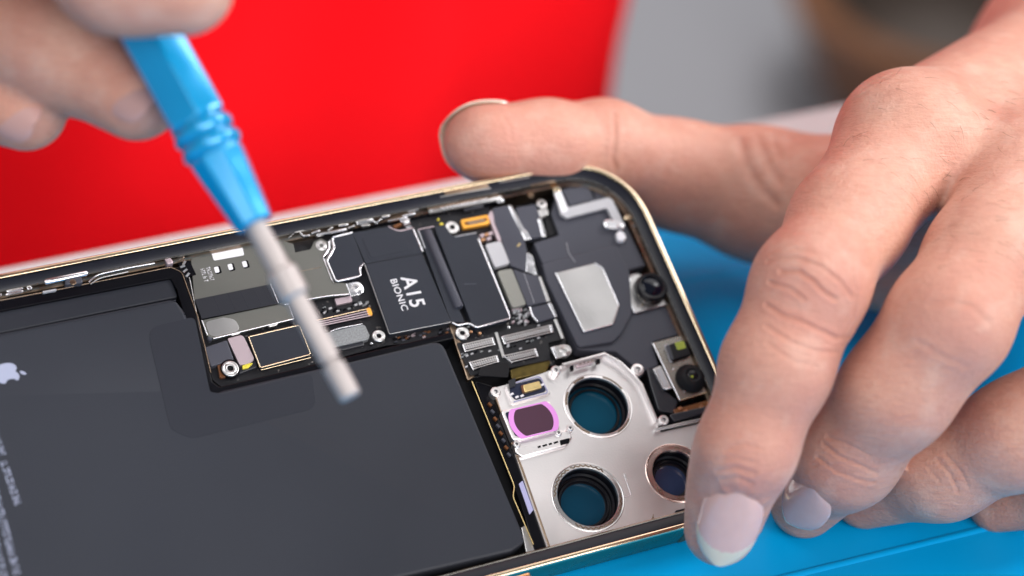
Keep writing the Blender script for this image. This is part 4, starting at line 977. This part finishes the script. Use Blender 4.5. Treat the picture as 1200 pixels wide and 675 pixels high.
# nails
def nail_mat():
    m = mat('nail_plate', (.68, .41, .37), .2, coat=.5, var=.06, vscale=500, bump=.04, bscale=900)
    return m
M['nail'] = nail_mat(); M['nailtip'] = mat('nail_free_edge', (.64, .55, .45), .35)
for k in ('nail', 'nailtip'):
    b = M[k].node_tree.nodes['Principled BSDF']; b.inputs['Subsurface Weight'].default_value = .5; b.inputs['Subsurface Radius'].default_value = (1, .6, .45); b.inputs['Subsurface Scale'].default_value = .0018
M['nailshade'] = mat('shaded_nail', (.50, .30, .28), .5)  # nail colour darkened for the shade on the screwdriver hand
def nail(f, base, axis, out, length, width, free=1.6, lift=.25, curve=.9, skew=0.0, arch=1.0, mats=('nail', 'nailtip')):
    """curved plate lying on the finger: base = middle of the cuticle on the skin, axis towards the tip, out = away from the finger"""
    a = unit(axis); n = unit(np.asarray(out)-a*(np.asarray(out)@a)); b_ = np.cross(n, a)
    nu, nvv = 36, 60; bm = bmesh.new(); grid = []; tfree = 1-free/length
    for j in range(nvv+1):
        t = j/nvv
        wf = max(.02, 1-abs(2*t-1)**(2.3 if t < .5 else 2.5))**(1/2.6)*(1-.06*(t-.5))
        row = []
        for i in range(nu+1):
            s = -1+2*i/nu; th = s*1.05*arch
            w = width/2*wf/math.sin(1.05*arch)
            back = 0
            p = base+a*(length*t+back)+b_*(w*math.sin(th)+skew*t)+n*(w*(math.cos(th)-1)*.85+lift-curve*(t-.35)**2*1.4)
            row.append(bm.verts.new(tuple(p*S)))
        grid.append(row)
    for j in range(nvv):
        for i in range(nu):
            fce = bm.faces.new((grid[j][i], grid[j][i+1], grid[j+1][i+1], grid[j+1][i]))
            s = -1+2*(i+.5)/nu; t = (j+.5)/nvv
            fce.material_index = 1 if t > tfree-.17*s*s else 0
    fs = list(bm.faces); bmesh.ops.recalc_face_normals(bm, faces=fs)
    ex = bmesh.ops.solidify(bm, geom=fs, thickness=.4*S)
    return pchild(link_bm('fingernail', bm, list(mats), None, True, 60))
tocam = lambda P: unit(CAM-P)
hb = march(leftarm, 866, 577); dhb = float((RW @ (hb-CAM))[2])
nail(leftarm, hb-tocam(hb)*.2, unit(at(839, 671, dhb+7.5)-hb), tocam(hb)+.06*RW[0], 15.4, 10.8, 3.2, .35, 1.0, 0.0, 1.2)
hb2 = march(leftarm, 952, 572)
if hb2 is not None: nail(leftarm, hb2+np.array([0, 0, 0]), unit(D[5]-D[4]+np.array([-1.0, 0, -2])), tocam(hb2)-.6*RW[0]+.25*RW[1], 13.0, 10.3, .5, .1, .9)
# thumb nail faces away from the camera; its free edge shows round the tip
tb_ax = unit(T_[5]-T_[4]); tout = unit(-tocam(T_[5])+.35*np.array([0, 0, 1.])-.1*RW[0])
nail(leftarm, T_[4]+tb_ax*4.5+unit(tout-tb_ax*(tout@tb_ax))*6.6, tb_ax, tout, 16.2, 16.4, 8.0, .1, .5)
hr = march(rightarm, 150, 108, 300, 600)
if hr is not None: nail(rightarm, hr-unit(RH[3]-RH[2])*5, unit(RH[3]-RH[2]), tocam(hr)+.2*RW[0], 9.5, 8, .05, -.1, .8, mats=('nailshade', 'nailshade'))
hr = march(rightarm, 14, 134, 300, 600)
if hr is not None: nail(rightarm, hr-unit(RM[3]-RM[2])*5, unit(RM[3]-RM[2]), tocam(hr), 9.5, 8, .05, -.1, .8, mats=('nailshade', 'nailshade'))

# ------------------------------------------------------------------ screwdriver
drv = empty('screwdriver', tuple(DT*S)); setprops(drv, 'slim screwdriver with bright blue ringed metal handle and pale steel shaft held over the phone', 'screwdriver')
drv.rotation_euler = Vector(dax).to_track_quat('Z', 'Y').to_euler()
LH = np.linalg.norm(DH-DT)
fn = drv.rotation_euler.to_matrix().transposed() @ Vector((.30, -.52, .80)); fang = math.atan2(fn.y, fn.x)   # one flat of the handle turns up and to the right
M['drvblue'] = mat('blue_anodised', (.0, .31, .64), .17, .2, coat=.5, rvar=.05)
M['drvsteel'] = mat('matte_steel_shaft', (.50, .45, .44), .48, .5, rvar=.05)
def facet(bm, z0, z1, r0, r1, nf=8, rot=.2, cap=True):
    A = []
    for z, r in ((z0, r0*.9), (z0+.5, r0), (z1-.5, r1), (z1, r1*.9)):
        A.append([bm.verts.new((r*S*math.cos(rot+2*math.pi*k/nf), r*S*math.sin(rot+2*math.pi*k/nf), z*S)) for k in range(nf)])
    for a, b_ in zip(A, A[1:]):
        for k in range(nf): bm.faces.new((a[k], a[(k+1) % nf], b_[(k+1) % nf], b_[k]))
    bm.faces.new(A[0][::-1]); bm.faces.new(A[-1])
bm = bmesh.new(); facet(bm, LH, LH+13.2, 3.3, 4.7, 8, fang-math.pi/8); hd = link_bm('handle_cone', bm, 'drvblue', drv, False)
bv_ = hd.modifiers.new('soft', 'BEVEL'); bv_.width = .0013; bv_.segments = 4
for z in (13.2, 16.0):
    bm = bmesh.new(); lathe(bm, [(3.6, LH+z), (4.6, LH+z+.25), (5.05, LH+z+.9), (5.05, LH+z+1.7), (4.6, LH+z+2.4), (3.6, LH+z+2.7)], 40); link_bm('handle_ring', bm, 'drvblue', drv)
bm = bmesh.new(); lathe(bm, [(0, LH+12), (4.2, LH+12), (4.2, LH+20), (0, LH+20)], 32); link_bm('handle_core', bm, 'drvblue', drv)
bm = bmesh.new(); facet(bm, LH+18.8, LH+95, 5.2, 5.5, 6, fang-math.pi/6); hg = link_bm('handle_grip', bm, 'drvblue', drv, True, 0)
bv_ = hg.modifiers.new('soft', 'BEVEL'); bv_.width = .0017; bv_.segments = 4
bm = bmesh.new(); lathe(bm, [(0, LH+95), (4.5, LH+95), (5.4, LH+96), (5.4, LH+101), (4, LH+102.5), (0, LH+102.5)], 32); link_bm('handle_cap', bm, 'drvblue', drv)
bm = bmesh.new()
lathe(bm, [(0, 0), (1.5, 0), (1.8, .35), (1.85, 5.5), (1.8, 5.9), (1.2, 6.1), (1.2, 6.5), (1.72, 6.8), (1.78, LH-13.5), (2.5, LH-12.9), (2.55, LH-8.6), (1.9, LH-8.2), (1.8, LH+1), (0, LH+1)], 32)
link_bm('shaft', bm, 'drvsteel', drv)

# ------------------------------------------------------------------ light, world, camera
w = bpy.data.worlds.new('World'); scn.world = w; w.use_nodes = True
w.node_tree.nodes['Background'].inputs['Color'].default_value = (.87, .87, .90, 1); w.node_tree.nodes['Background'].inputs['Strength'].default_value = .30
def area(name, loc, tgt, sx, sy, power, colr=(1, 1, 1)):
    l = bpy.data.lights.new(name, 'AREA'); l.shape = 'RECTANGLE'; l.size = sx; l.size_y = sy; l.energy = power; l.color = colr
    o = bpy.data.objects.new(name, l); col.objects.link(o); o.location = loc
    o.rotation_euler = (Vector(tgt)-Vector(loc)).to_track_quat('-Z', 'Y').to_euler(); return o
area('softbox_lamp', (.66, .52, .95), (.02, -.02, .02), 1.2, .9, 6.0, (1, .97, .94))
area('front_lamp', (.14, -1.0, .60), (.0, .0, 0), .9, .5, 10.0, (1, .97, .95))
area('mat_fill_lamp', (-.42, -.62, .62), (.03, -.01, 0), .35, .35, 1.5, (1, .98, .97))  # added to brighten the mat between thumb and index finger
area('fill_lamp', (-.46, .10, 1.1), (.02, -.02, 0), .7, .6, 5.0, (1, .99, .98))
area('handle_lamp', (.62, .08, .68), (-.10, -.03, .09), .2, .2, 1.0, (.97, .98, 1))  # small lamp added for the white highlight on the driver handle
a_ = area('shirt_fill_lamp', (.85, -.22, .55), (-.12, .24, -.11), .3, .3, .75, (1, .98, .97)); a_.data.spread = math.radians(42)  # narrow lamp added to brighten the red shirt
a_ = area('floor_fill_lamp', (.7, 1.0, 1.2), (.6, 1.5, -.75), .8, .8, 5.0, (1, .98, .96)); a_.data.spread = math.radians(80)  # added overhead to brighten the floor behind the table
cam = bpy.data.cameras.new('camera'); co = bpy.data.objects.new('camera', cam); col.objects.link(co)
R3 = Matrix(((RW[0][0], -RW[1][0], -RW[2][0]), (RW[0][1], -RW[1][1], -RW[2][1]), (RW[0][2], -RW[1][2], -RW[2][2])))
co.matrix_world = Matrix.Translation(tuple(CAM*S)) @ R3.to_4x4()
cam.sensor_width = 36; cam.lens = 36*FPX/1200; cam.clip_start = .01; cam.clip_end = 50
cam.dof.use_dof = True; cam.dof.focus_distance = .416; cam.dof.aperture_fstop = cam.lens/11.0
scn.camera = co
scn.view_settings.view_transform = 'Standard'; scn.view_settings.look = 'None'; scn.view_settings.exposure = 0; scn.view_settings.gamma = 1
scn.cycles.use_denoising = True
scn.cycles.max_bounces = 8
